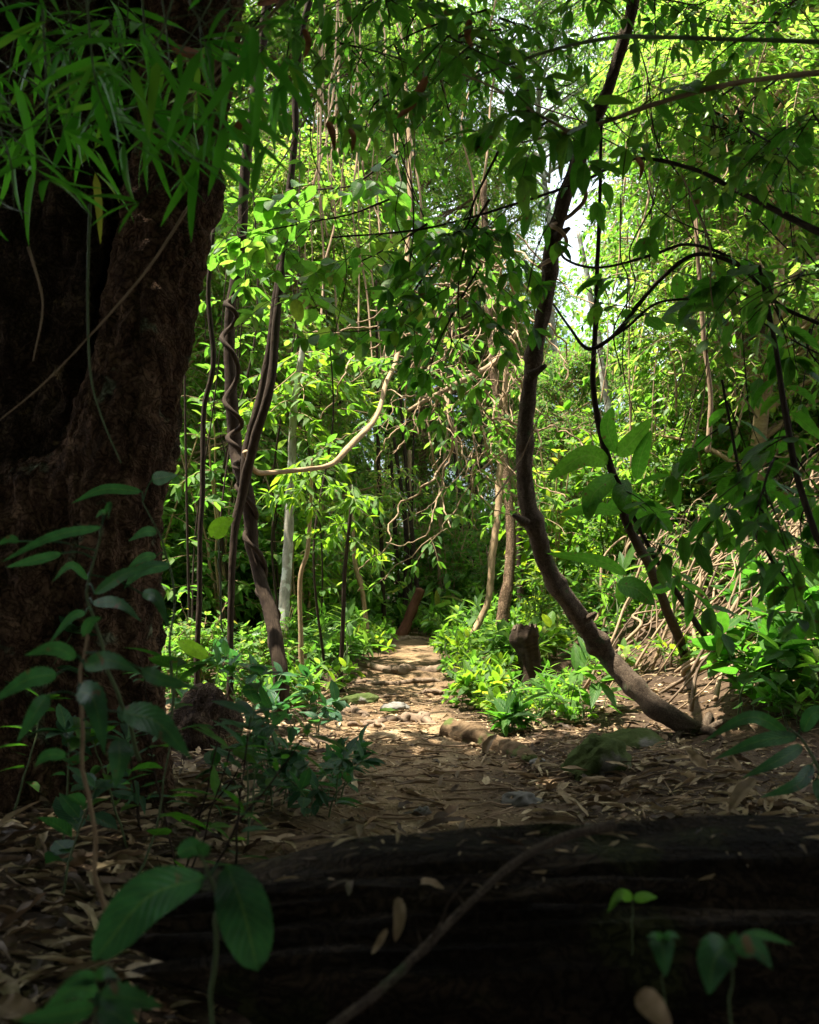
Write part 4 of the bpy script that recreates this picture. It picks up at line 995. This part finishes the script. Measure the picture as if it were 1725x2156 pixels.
# ---- bamboo sprays in front of the fig tree
def bamboo():
    g = rng(66)
    B_ = [((-20, -60), (40, 60), (60, 150)), ((120, -80), (150, 60), (120, 190)), ((250, -80), (270, 20), (250, 120)), ((330, -80), (350, 60), (360, 170)), ((430, -90), (400, 0), (440, 60)),
          ((60, -40), (20, 150), (30, 300)), ((180, -40), (200, 160), (240, 270)), ((300, 0), (320, 200), (390, 300)), ((90, 20), (100, 230), (90, 330)), ((230, 40), (300, 220), (290, 330)),
          ((-30, 200), (20, 330), (30, 440)), ((-40, 40), (-10, 180), (60, 250)), ((380, -60), (330, 90), (240, 170)), ((150, 100), (140, 260), (150, 330)), ((470, -80), (440, 10), (380, 110)),
          ((200, -80), (180, 20), (60, 90)), ((520, -60), (470, 20), (420, 60)), ((-30, 380), (10, 430), (60, 450)), ((-30, 100), (60, 170), (150, 200)), ((-30, 250), (60, 270), (170, 260)), ((100, -60), (220, 60), (330, 90)), ((250, 120), (330, 260), (420, 340)), ((-40, -20), (80, 10), (200, 40)), ((60, 150), (200, 230), (320, 220))]
    for i, b_ in enumerate(B_):
        d = g.uniform(2.3, 3.3)
        c = crom(np.array([at(*p, d + g.normal(0, .08)) for p in b_]), 16)
        t = thing('bamboo_branch', 'drooping bamboo branch with long narrow leaves in front of the fig trunk', 'bamboo', c[0], 'bamboo branches before the fig trunk')
        sb, lb = MB(), MB(); tube(sb, c, np.linspace(.0035, .0015, 16), 6)
        for k in range(5):
            j = int(g.uniform(.15, 1) * 15); a = g.uniform(0, 6.28)
            P, T = twig_path(g, c[j], [math.cos(a), .5 * math.sin(a), g.normal(-.1, .3)], g.uniform(.06, .2), .3, 5)
            tube(sb, P, .0012, 4, cap=False)
            m = g.integers(2, 5)
            dd = T[-1] * .8 + nrm(g.normal(0, 1, (m, 3)) * [1, .6, .5]) * 1.1 + [0, 0, -.22]
            put(lb, LB, np.repeat(P[-1:], m, 0), dd, np.array([0, -.6, .8]) + g.normal(0, .45, (m, 3)), g.uniform(.10, .25, m))
        sb.build('stem', B['green'], t); lb.build('foliage', G['bamboo'], t)
    # thin bare twigs over the fig bark
    for i, rows in enumerate([[(190, 430), (185, 600), (190, 780), (215, 880), (255, 975)], [(400, 430), (330, 540), (250, 640), (100, 800), (-20, 900)], [(560, 40), (470, 130), (380, 230), (330, 260)], [(600, -10), (520, 100), (430, 190), (300, 300)],
                              [(60, 520), (90, 640), (70, 760)], [(640, -40), (540, 60), (470, 120), (360, 130)]]):
        d = 3.2; c = crom(ats(rows, d), 30)
        t = thing('bare_twig', ['pale thin twig dangling in front of the fig trunk', 'long thin twig slanting across the fig hollow', 'lower of the slanting twigs at the fig top', 'longest slanting twig crossing the fig top', 'short thin twig hanging before the hollow of the fig', 'upper slanting twig left of the spiral stem'][i], 'twig', c[0])
        mb = MB(); tube(mb, c, np.linspace(.005, .0022, 30), 6, .15, i, 20); mb.build('stem', B['green' if i in (0, ) else 'vine'], t)
    for i, (b_, m_, e_, w_) in enumerate([((360, 100), (410, 115), (450, 135), 22), ((490, 290), (505, 260), (520, 225), 16), ((900, 160), (870, 215), (835, 250), 20), ((540, 10), (580, 0), (620, -5), 14), ((690, 255), (700, 280), (705, 320), 16), ((735, 270), (745, 290), (740, 325), 12), ((990, 40), (985, 75), (1000, 110), 16), ((640, 60), (650, 90), (640, 125), 14), ((1340, 330), (1352, 352), (1345, 385), 12)]):
        mb = MB(); hero_leaf(mb, at(*b_, 3.4), at(*m_, 3.35), at(*e_, 3.3), w_ * 3.4 / FP, None, 10, 5, (.4, .7), .5); o = mb.build('dry_leaf', LITO)
        tag(o, ['rust brown dry bamboo leaf caught before the fig trunk top', 'rust brown dry leaf hanging at the fig trunk right edge', 'long brown dry leaf hanging at top centre', 'rust brown dry leaf at the top edge by the twigs', 'curled dry leaf hanging under the dark leaves at top centre', 'smaller curled dry leaf beside the one hanging at top centre', 'dry leaf hanging high above the centre near the top edge', 'dry leaf hanging from the liana top left of centre', 'dry leaf hanging below the long dark branch at upper right'][i], 'dry leaf')
bamboo()

# ================================================================== FOREGROUND PLANTS
def plant(label, srows, leaves, mat, smat='green', name='understory_plant', prof=(.6, 1.1), serr=.0, n=16, cat='plant', fold=.16, ws=1.0):
    P = ats([r[:3] for r in srows]); W = np.array([r[3] * .32 * r[2] / FP for r in srows])
    c = crom(np.c_[P, W], 26)
    c[:, :3] += .02 * min(np.linalg.norm(P[-1] - P[0]), .5) * np.stack([fbm(np.stack([np.arange(26) * .25 + P[0, 0] * 9, np.full(26, q * 3.3), np.zeros(26)], -1), 3) for q in range(3)], 1)
    t = thing(name, label, cat, c[0, :3]); mb = MB(); tube(mb, c[:, :3], c[:, 3], 7, .08, 1, 15); mb.build('stem', B[smat], t)
    for q in leaves:
        b_, m_, e_, w_ = q[:4]
        P3 = [at(*p) for p in (b_, m_, e_)]
        mb = MB(); hero_leaf(mb, *P3, ws * w_ * P3[1][1] / FP, q[4] if len(q) > 4 else None, n, 7, prof, fold, serr); 
        pd = P3[0]; j = np.argmin(np.linalg.norm(c[:, :3] - pd, axis=1))
        if np.linalg.norm(c[j, :3] - pd) > .01: tube(mb, crom(np.array([c[j, :3], (c[j, :3] + pd) / 2 + [0, 0, .01], pd]), 6), .0022, 5, cap=False)
        mb.build('leaf', mat, t)
    return t
plant('broad leaved seedling with two big drooping leaves beside the log end', [(440, 2180, 1.75, 16), (452, 2000, 1.7, 16), (448, 1880, 1.66, 13), (415, 1795, 1.62, 9)],
      [((432, 1848, 1.66), (310, 1890, 1.55), (196, 2025, 1.5), 98), ((478, 1822, 1.64), (512, 1915, 1.58), (543, 2045, 1.55), 108), ((420, 1800, 1.62), (405, 1785, 1.62), (372, 1800, 1.6), 40), ((420, 1795, 1.62), (428, 1788, 1.6), (438, 1775, 1.58), 30)], G['hero'], 'green', prof=(.7, .6))
plant('toothed seedling with hanging blue green leaves at the left edge', [(235, 1960, 2.1, 16), (205, 1830, 2.05, 16), (178, 1640, 2.0, 14), (168, 1480, 2.0, 12), (172, 1330, 2.0, 9)],
      [((165, 1455, 1.98), (198, 1475, 1.9), (222, 1592, 1.85), 62), ((258, 1500, 1.95), (330, 1520, 1.88), (405, 1600, 1.84), 66), ((250, 1555, 2.0), (252, 1600, 1.95), (243, 1662, 1.92), 52), ((100, 1465, 2.0), (75, 1500, 1.95), (35, 1565, 1.92), 40),
       ((120, 1420, 2), (60, 1430, 1.95), (-20, 1480, 1.9), 44), ((178, 1405, 1.98), (230, 1390, 1.9), (298, 1418, 1.86), 44), ((160, 1385, 2), (115, 1365, 1.97), (50, 1380, 1.95), 36), ((140, 1590, 2.02), (100, 1590, 2), (72, 1615, 2), 28), ((176, 1340, 2), (190, 1310, 2), (215, 1300, 2), 26), ((300, 1410, 1.9), (340, 1430, 1.87), (420, 1450, 1.85), 36)],
      G['hero'], 'tan', serr=.06, n=30, ws=.9)
plant('tall thin seedling with wide spreading leaves before the fig base', [(300, 1600, 2.7, 14), (240, 1430, 2.6, 13), (185, 1260, 2.55, 10), (215, 1110, 2.5, 7)],
      [((215, 1110, 2.5), (110, 1130, 2.4), (0, 1185, 2.35), 30), ((130, 1165, 2.45), (70, 1180, 2.4), (10, 1195, 2.35), 30), ((225, 1082, 2.5), (215, 1078, 2.48), (200, 1092, 2.45), 16), ((220, 1080, 2.5), (232, 1060, 2.48), (228, 1095, 2.46), 14),
       ((200, 1250, 2.5), (260, 1210, 2.4), (330, 1190, 2.35), 36), ((195, 1270, 2.5), (250, 1270, 2.4), (300, 1310, 2.35), 34), ((180, 1290, 2.5), (150, 1300, 2.45), (100, 1360, 2.4), 26), ((300, 1250, 2.5), (330, 1260, 2.45), (360, 1330, 2.4), 36), ((185, 1220, 2.5), (150, 1190, 2.45), (110, 1225, 2.4), 24), ((40, 1140, 2.4), (20, 1135, 2.4), (-10, 1150, 2.4), 24)],
      G['hero'], 'green', serr=.05, n=24, ws=.72)
plant('slender plant with arching leaves in front of the fig trunk', [(365, 1560, 3.2, 9), (362, 1400, 3.2, 9), (358, 1200, 3.2, 7), (300, 1060, 3.2, 5)],
      [((300, 1035, 3.2), (220, 1030, 3.1), (150, 1060, 3.05), 22), ((320, 1010, 3.2), (345, 1005, 3.15), (375, 1000, 3.1), 30), ((330, 1120, 3.2), (305, 1120, 3.15), (270, 1140, 3.1), 22), ((330, 1170, 3.2), (300, 1175, 3.15), (265, 1200, 3.1), 20), ((360, 1190, 3.2), (300, 1200, 3.1), (260, 1240, 3.05), 28)], G['hero'])
plant('small feathery plant in the bottom left corner', [(190, 2200, 1.45, 9), (205, 2120, 1.45, 8), (200, 2060, 1.42, 5)],
      [((205, 2090, 1.43), (160, 2080, 1.4), (90, 2125, 1.38), 42), ((210, 2100, 1.43), (265, 2100, 1.4), (345, 2120, 1.38), 56), ((200, 2065, 1.42), (170, 2060, 1.4), (125, 2082, 1.38), 32), ((205, 2060, 1.42), (222, 2048, 1.4), (250, 2060, 1.38), 28), ((200, 2120, 1.43), (130, 2135, 1.4), (20, 2150, 1.38), 44), ((210, 2120, 1.43), (250, 2140, 1.4), (300, 2180, 1.38), 60)], G['hero'], serr=.12, n=18)
plant('arching dark plant with long leaves at the right edge above the log', [(1780, 1760, 2.9, 16), (1730, 1640, 2.9, 13), (1690, 1560, 2.9, 9), (1660, 1530, 2.9, 6)],
      [((1660, 1545, 2.9), (1580, 1510, 2.8), (1475, 1565, 2.75), 40), ((1680, 1550, 2.9), (1600, 1560, 2.8), (1500, 1600, 2.75), 42), ((1690, 1570, 2.9), (1640, 1600, 2.8), (1560, 1640, 2.75), 40), ((1690, 1540, 2.9), (1720, 1500, 2.85), (1790, 1520, 2.8), 46), ((1710, 1610, 2.9), (1680, 1650, 2.8), (1600, 1680, 2.75), 40), ((1720, 1640, 2.9), (1740, 1680, 2.8), (1770, 1720, 2.75), 50)], G['hero'], ws=.72)
plant('three leaved sprout in front of the dark log face', [(1535, 2260, 1.4, 8), (1540, 2120, 1.38, 8), (1545, 1985, 1.36, 5)],
      [((1535, 1990, 1.36), (1505, 2020, 1.32), (1492, 2098, 1.3), 80), ((1545, 1995, 1.36), (1590, 1995, 1.33), (1628, 2042, 1.3), 44), ((1548, 1985, 1.36), (1600, 1968, 1.4), (1672, 1990, 1.42), 22), ((1540, 1990, 1.36), (1545, 1975, 1.36), (1550, 1962, 1.36), 18)], G['hero'])
plant('heart leaved sprout left of the three leaved sprout', [(1400, 2260, 1.45, 6), (1400, 2100, 1.44, 6), (1396, 1978, 1.42, 4)],
      [((1394, 1978, 1.42), (1396, 2000, 1.4), (1402, 2058, 1.38), 52), ((1394, 1976, 1.42), (1380, 1968, 1.4), (1362, 1974, 1.38), 16), ((1398, 1976, 1.42), (1415, 1968, 1.4), (1432, 1976, 1.38), 16)], G['hero'], prof=(.35, .9))
plant('tiny pale sprout with two curled leaves high on the log face', [(1330, 2010, 1.9, 5), (1332, 1950, 1.86, 5), (1333, 1893, 1.84, 4)],
      [((1332, 1893, 1.84), (1305, 1885, 1.82), (1279, 1922, 1.8), 24), ((1334, 1893, 1.84), (1360, 1888, 1.82), (1386, 1890, 1.8), 22)], G['mid'])
# leafy clumps at the stump and along the left path edge
def clump(label, px, py, seed, n, L, tpl, lm, H, sc=1.0):
    q = at(*onp(px, py)); k_ = herb_kind(seed, n, L, tpl, lm, H, 'understory_plant')
    tag(k_, label, 'plant'); k_.location = (float(q[0]), float(q[1]), gz(q[0], q[1]))
clump('broad leaved green plant spreading right of the stump foot', 1225, 1505, 801, 7, .25, LN, G['mid'], .32)
clump('dark drooping leaved plant in front of the stump', 1075, 1545, 802, 8, .2, LN, G['deep'], .16)
clump('bright leafy plant between the path and the stump', 1010, 1490, 803, 7, .15, LM, G['lime'], .24)
for i_, (px, py, H, L) in enumerate([(690, 1690, .22, .12), (640, 1560, .34, .14), (585, 1640, .30, .13), (530, 1530, .42, .15), (655, 1720, .16, .10), (600, 1700, .24, .12), (480, 1560, .45, .15), (720, 1640, .14, .11)]):
    clump(['low seedling with paired rounded leaves on the left edge of the path', 'leafy seedling beside the sunlit start of the path at left', 'dark seedling among the litter left of the path', 'leafy plant right of the fig base', 'lowest small seedling on the path edge by the log', 'small dark plant between fig roots and path', 'dark shrubby plant just right of the fig trunk', 'tiny seedling at the left border of the bare path'][i_], px, py, 820 + i_, 4 + i_ % 3, L, (LM, LMW)[i_ % 2], G['hero'], H)
plant('bright single leaf shoot glowing beside the fig trunk', [(470, 1330, 6.0, 6), (462, 1200, 6, 6), (462, 1135, 6, 5)], [((446, 1132, 6), (468, 1105, 5.95), (494, 1090, 5.9), 40), ((440, 1385, 6), (395, 1360, 5.95), (372, 1350, 5.9), 30)], G['lime'])

def fig_undergrowth():
    g = rng(57)
    for i in range(16):
        x0 = g.uniform(20, 560); d = g.uniform(2.7, 4.3); b_ = onp(x0, 1700) if False else None
        x = (x0 - 862.5) * d / FP; z = gz(x, d); hgt = g.uniform(.25, .75)
        base = np.array([x, d, z - .02]); tip = base + [g.normal(0, .12), g.normal(0, .08), hgt]
        c = crom(np.array([base, (base + tip) / 2 + g.normal(0, .03, 3), tip]), 18)
        c = np.c_[c, np.linspace(.0045, .002, 18)]
        t = thing('understory_plant', 'dark thin stemmed plant among those crowding the foot of the fig trunk', 'plant', base, 'plants at the foot of the fig')
        mb = MB(); tube(mb, c[:, :3] + .006 * np.stack([fbm(np.stack([np.arange(18) * .5 + i * 5, np.full(18, q * 3.3), np.zeros(18)], -1), 2) for q in range(3)], 1), c[:, 3], 6, .15, i, 30); mb.build('stem', B['green' if i % 2 else 'dark'], t)
        lb = MB(); T = nrm(np.gradient(c[:, :3], axis=0)); leaves_on(lb, g, c[:, :3], T, g.uniform(.09, .16), (LN, LM)[i % 2], g.integers(7, 13), .35, .35, 1, 1.0, 4)
        lb.build('foliage', G['hero' if i % 3 else 'deep'], t)
fig_undergrowth()

# ---- fallen branch and things on the log
c = crom(np.c_[ats([(690, 2170, 1.45), (800, 2085, 1.55), (900, 1990, 1.66), (990, 1900, 1.76), (1080, 1820, 1.86), (1180, 1765, 1.98), (1290, 1738, 2.1)]), np.array([10, 10, 10, 9, 10, 12, 14]) * .9 * 1.7 / FP], 70)
t = thing('fallen_branch', 'bare dark branch slanting up from the bottom onto the log', 'branch', c[0, :3])
mb = MB(); tube(mb, c[:, :3], c[:, 3], 10, .18, 2, 20); mb.build('stem', B['lean'], t)
mb = MB()
for rows in ([(905, 1985), (930, 1940), (945, 1900), (985, 1850)], [(870, 2020), (885, 1990), (880, 1960)], [(960, 1930), (975, 1905), (960, 1880)]):
    q = crom(ats(rows, 1.66), 12); tube(mb, q, np.linspace(.003, .0012, 12), 5, .2, 1, 30)
mb.build('side_twig', B['lean'], t)

# ---- roots, stones, path details
def root(label, rows, w, mat='root'):
    P = ats(rows)
    for p in P:
        p[2] = gz(p[0], p[1]) + .01
    P[0, 2] -= .06; P[-1, 2] -= .06
    c = crom(P, 40); n_ = len(c)
    rr = w * (.6 + .4 * np.sin(np.linspace(.2, 2.9, n_)))
    c[:, :3] += w * 1.1 * np.stack([fbm(np.stack([np.arange(40) * .3 + w * 700, np.full(40, q * 4.3 + rows[0][0]), np.zeros(40)], -1), 3) for q in range(3)], 1) * [1, 1.6, .35]; c[:, 2] -= w * .15; rr = rr * .8
    t = thing('exposed_root', label, 'root', c[0]); mb = MB(); tube(mb, crom(np.c_[c, rr], 90)[:, :3], crom(np.c_[c, rr], 90)[:, 3], 12, .38, w * 99, 14); mb.build('stem', B[mat], t)
def onp(px, py):
    """ground point seen towards px, py"""
    for d in np.arange(2, 40, .05):
        p = at(px, py, d)
        if p[2] <= gz(p[0], d): return (px, py, d)
    return (px, py, 12)
ROOTS = [('thick root forming the upper step across the path', [(735, 1404), (790, 1412), (850, 1418), (915, 1414), (960, 1406)], .062),
         ('pale slim root forming the lower step across the path', [(715, 1430), (770, 1440), (840, 1442), (915, 1436), (950, 1440)], .034),
         ('sunlit root lying across the middle of the bright patch', [(770, 1530), (810, 1524), (850, 1518), (900, 1520), (950, 1530)], .048),
         ('forked pale root on the left side of the bright patch', [(690, 1512), (730, 1500), (770, 1505), (790, 1520)], .034),
         ('short root end curling at the bright patch left', [(700, 1522), (750, 1526), (790, 1528), (830, 1536)], .03),
         ('thin root at the right of the lower step', [(860, 1462), (900, 1458), (930, 1462), (945, 1474)], .022),
         ('thin dark root below the step roots', [(770, 1470), (820, 1466), (860, 1462)], .02),
         ('thin root creeping along the right bank by the stump', [(960, 1408), (1030, 1402), (1090, 1408)], .035),
         ('short root where the path turns into the shade', [(820, 1352), (860, 1345), (905, 1350)], .05)]
for lab, rows, w in ROOTS:
    root(lab, [onp(*r) for r in rows], w)
def stone(label, px, py, w, h, dep, mat, seed, name='stone', cat='stone', sx=0):
    p = at(*onp(px, py)); z = gz(p[0], p[1]); n_, k_ = 20, 30
    th = np.linspace(-.5, np.pi / 2, n_); a = np.linspace(0, 6.283, k_, endpoint=False)
    V = np.stack([np.cos(th)[:, None] * np.cos(a)[None] * w, np.cos(th)[:, None] * np.sin(a)[None] * dep, np.sin(th)[:, None] * h + 0 * a[None]], -1)
    V = V * (1 + .22 * fbm(V * (2.2 / max(w, h)) + seed, 4)[..., None]); V[..., 2] += V[..., 0] * sx
    mb = MB().add(V.reshape(-1, 3) , grid_tris(n_, k_, True), V.reshape(-1, 3)[:, :2]); o = mb.build(name, mat); o.location = (float(p[0]), float(p[1]), z)
    return tag(o, label, cat)
stone('rounded stone covered in green moss right of the path', 1250, 1620, .17, .15, .16, B['moss'], 3, sx=.25)
stone('smaller dull mossy stone behind the rounded mossy one', 1330, 1575, .22, .09, .15, B['moss'], 8)
stone('dark flat stone in the litter right of the path', 1095, 1695, .095, .055, .07, B['stone'], 12)
stone('small grey stone on the near path', 890, 1718, .04, .03, .03, B['stone'], 17)
stone('flat moss topped stone at the left of the lower step', 757, 1478, .16, .065, .10, B['moss'], 21)
stone('flat brown stone beside a yellow leaf on the bright patch', 832, 1494, .10, .045, .07, B['stone'], 25)
stone('small dark stone at the foot of the mossy bank', 1135, 1612, .05, .03, .04, B['stone'], 29)
# rotten root mound right of the path
P = ats([onp(950, 1545), onp(1010, 1560), onp(1070, 1580), onp(1120, 1612)])
for p in P: p[2] = gz(p[0], p[1]) + .005
c = crom(P, 40)
c = crom(P, 40)
t = thing('rotten_log', 'short mossy rotten log half buried at the right edge of the path', 'log', c[0]); mb = MB(); tube(mb, crom(P, 90), .085 * (.9 + .25 * fbm(np.stack([np.linspace(0, 5, 90), np.zeros(90), np.zeros(90)], -1), 3)) * np.linspace(1, .55, 90), 26, .30, 4, 9); mb.build('trunk', B['mossbark'], t)
t, c = stem('broken_trunk', 'leaning red brown broken trunk at the far end of the path', 'trunk', [(885, 1240, 15.5, 20), (872, 1275, 15.5, 22), (858, 1310, 15.5, 24), (845, 1340, 15.5, 26)], B['redwood'])
# dark rotten root plate right of the log end
stone('dark stump like lump of rotten wood left of the path by the fig roots', 425, 1570, .24, .30, .2, B['old'], 31, 'rotten_stump', 'stump')

# ---- litter
def litter():
    g = rng(88); mb = MB()
    N = 34000
    y = 1.6 + 7.4 * g.uniform(0, 1, N) ** 1.25; x = path_x(y) + g.normal(0, 1, N) * g.uniform(.4, 3, N)
    dp = np.abs(x - path_x(y)) / path_w(y)
    keep = (g.uniform(0, 1, N) < np.clip((dp - .5) * 1.2, .16, 1)) & (np.abs(x) < 3.6) & ~((x > -.4) & (y > 1.9) & (y < 2.75))
    x, y = x[keep], y[keep]; n = len(x)
    z = ground(x, y) + g.uniform(-.004, .016, n)
    a = g.uniform(0, 6.28, n)
    d = np.stack([np.cos(a), np.sin(a), g.normal(0, .22, n)], -1); up = np.array([0, 0, 1.]) + g.normal(0, .38, (n, 3))
    cur = leaf_t(.5, .9, .34, 6, 3, .6, -.2, .05); cur2 = leaf_t(.3, .6, .15, 5, 3, .7, .14, .03); cur3 = leaf_t(.6, 1., .42, 6, 3, -.5, .3, .06)
    k = g.choice(4, n, p=[.14, .38, .12, .36]); big = np.where((y < 5.5), 1.5, 1.0)
    for q, tp in ((0, cur), (1, cur2), (2, cur3), (3, cur2)):
        m_ = k == q
        put(mb, tp, np.stack([x, y, z], -1)[m_], d[m_], up[m_], (.018 + .10 * g.uniform(0, 1, m_.sum()) ** 2.2) * (1.35 if q in (1, 3) else 1) * big[m_])
    N = 16000; y = 1.6 + 8 * g.uniform(0, 1, N) ** 1.3; x = path_x(y) + g.normal(0, 1.1, N); kp = ~((x > -.4) & (y > 1.9) & (y < 2.75)); x, y = x[kp], y[kp]; n = len(x); a = g.uniform(0, 6.28, n)
    put(mb, LF, np.stack([x, y, ground(x, y) + .004], -1), np.stack([np.cos(a), np.sin(a), g.normal(0, .3, n)], -1), np.array([0, 0, 1.]) + g.normal(0, .5, (n, 3)), g.uniform(.008, .03, n))
    o = mb.build('leaf_litter', LIT); tag(o, 'dry tan leaf litter scattered over the forest floor', 'leaf litter', None, 'stuff')
    mb = MB()
    xl = g.uniform(-.3, 3.2, 420); yl = g.uniform(2.15, 2.62, 420)
    top = LOGV.reshape(-1, 3); top = top[top[:, 2] > .15]
    pz_ = np.array([top[np.argmin((top[:, 0] - a_) ** 2 + (top[:, 1] - b_) ** 2), 2] for a_, b_ in zip(xl, yl)])
    aa = g.uniform(0, 6.28, 420)
    put(mb, cur2, np.stack([xl, yl, pz_ + .006], -1), np.stack([np.cos(aa), np.sin(aa), g.normal(0, .1, 420)], -1), np.array([0, 0, 1.]) + g.normal(0, .25, (420, 3)), .015 + .11 * g.uniform(0, 1, 420) ** 2.2)
    o2 = mb.build('log_litter', LIT); tag(o2, 'small dry leaf scraps caught on top of the fallen log', 'leaf litter', None, 'stuff'); mb = MB()
    for i in range(420):
        yy = g.uniform(2.5, 9); xx = path_x(yy) + g.normal(0, 1.1); 
        if -.4 < xx and yy < 2.8: continue
        a_ = g.normal(0, .7); L = g.uniform(.08, .45); s = np.linspace(-.5, .5, 5)
        px = xx + math.cos(a_) * L * s; py = yy + math.sin(a_) * L * s + g.normal(0, .01, 5)
        tube(mb, np.stack([px, py, ground(px, py) + .012], -1), g.uniform(.002, .006), 5, .2, i, 20)
    o = mb.build('twig_litter', B['vine']); tag(o, 'thin broken twigs scattered among the leaf litter', 'twig litter', None, 'stuff')
    # far ground cover under the thickets
    mb = MB(); N = 44000
    y = 6.4 + 20 * g.uniform(0, 1, N) ** 1.5; x = g.uniform(-.55, .55, N) * y
    kp = np.abs(x - path_x(y)) > path_w(y) + .1 + .3 * g.uniform(0, 1, N)
    kp &= (fbm(np.stack([x * 1.2, y * 1.2, 0 * x], -1), 2) > np.where((x > 1.2) & (y < 12.5), .45, -.35)) & ((y > 9) | (x > 1.3)) & ((y > 8) | (x > 3.0))
    x, y = x[kp], y[kp]; n = len(x); z = ground(x, y) + g.uniform(.03, .28, n)
    a = g.uniform(0, 6.28, n)
    put(mb, LF, np.stack([x, y, z], -1), np.stack([np.cos(a), np.sin(a), g.normal(0, .3, n)], -1), np.array([0, -.2, 1.]) + g.normal(0, .35, (n, 3)), g.uniform(.07, .17, n))
    o = mb.build('undergrowth', G['far']); tag(o, 'low leafy ground cover under the thickets', 'ground cover', None, 'stuff')
litter()
DRY = [((838, 1890, 1.85), (842, 1930, 1.82), (832, 1985, 1.8), 26, 'spoon shaped tan leaf hanging before the log face'),
       ((815, 1955, 1.85), (800, 1985, 1.83), (783, 2010, 1.8), 16, 'narrow tan leaf dangling left of the spoon shaped leaf'),
       ((1346, 2088, 1.35), (1375, 2120, 1.33), (1415, 2170, 1.3), 52, 'long tan dry leaf at the bottom edge below the sprouts'),
       ((365, 1650, 3.3), (385, 1690, 3.25), (378, 1750, 3.2), 40, 'broad pale dry leaf lying in the litter left of the log'),
       ((1590, 1640, 3.1), (1560, 1670, 3.05), (1535, 1710, 3.0), 30, 'large tan leaf leaning on the log back edge at right'),
       ((720, 1865, 2.3), (745, 1855, 2.28), (770, 1870, 2.25), 24, 'rust brown leaf lying on the log top'),
       ((870, 1868, 2.2), (900, 1858, 2.18), (935, 1872, 2.15), 24, 'brown leaf lying on the log beside the fallen branch'),
       ((300, 2010, 2.0), (350, 1995, 1.95), (400, 1990, 1.9), 36, 'tan curled leaf beneath the broad leaved seedling'),
       ((0, 1890, 2.3), (35, 1850, 2.28), (110, 1830, 2.25), 60, 'wide pale dry leaf at the left edge on the litter'),
       ((870, 1605, 5.6), (890, 1595, 5.7), (925, 1580, 5.8), 14, 'long tan leaf lying in the middle of the shaded path'),
       ((1020, 1585, 5.5), (1030, 1565, 5.5), (1048, 1545, 5.5), 22, 'curled tan leaf resting on the mossy rotten log'),
       ((800, 1490, 8), (820, 1486, 8.05), (842, 1490, 8.1), 16, 'yellow fallen leaf on the bright patch of path')]
for b_, m_, e_, w_, lab in DRY:
    mb = MB(); P3 = [at(*p) for p in (b_, m_, e_)]
    if 'path' in lab or 'litter' in lab or 'beneath' in lab:
        for p in P3: p[2] = gz(p[0], p[1]) + .02
    hero_leaf(mb, *P3, w_ * P3[1][1] / FP, (0, -.5, 1) if 'face' not in lab and 'bottom' not in lab else None, 12, 7, (.5, .7), .35, .0, .05)
    o = mb.build('dry_leaf', LITO if 'rust' in lab else (G['lime'] if 'yellow' in lab else LIT)); tag(o, lab, 'dry leaf')
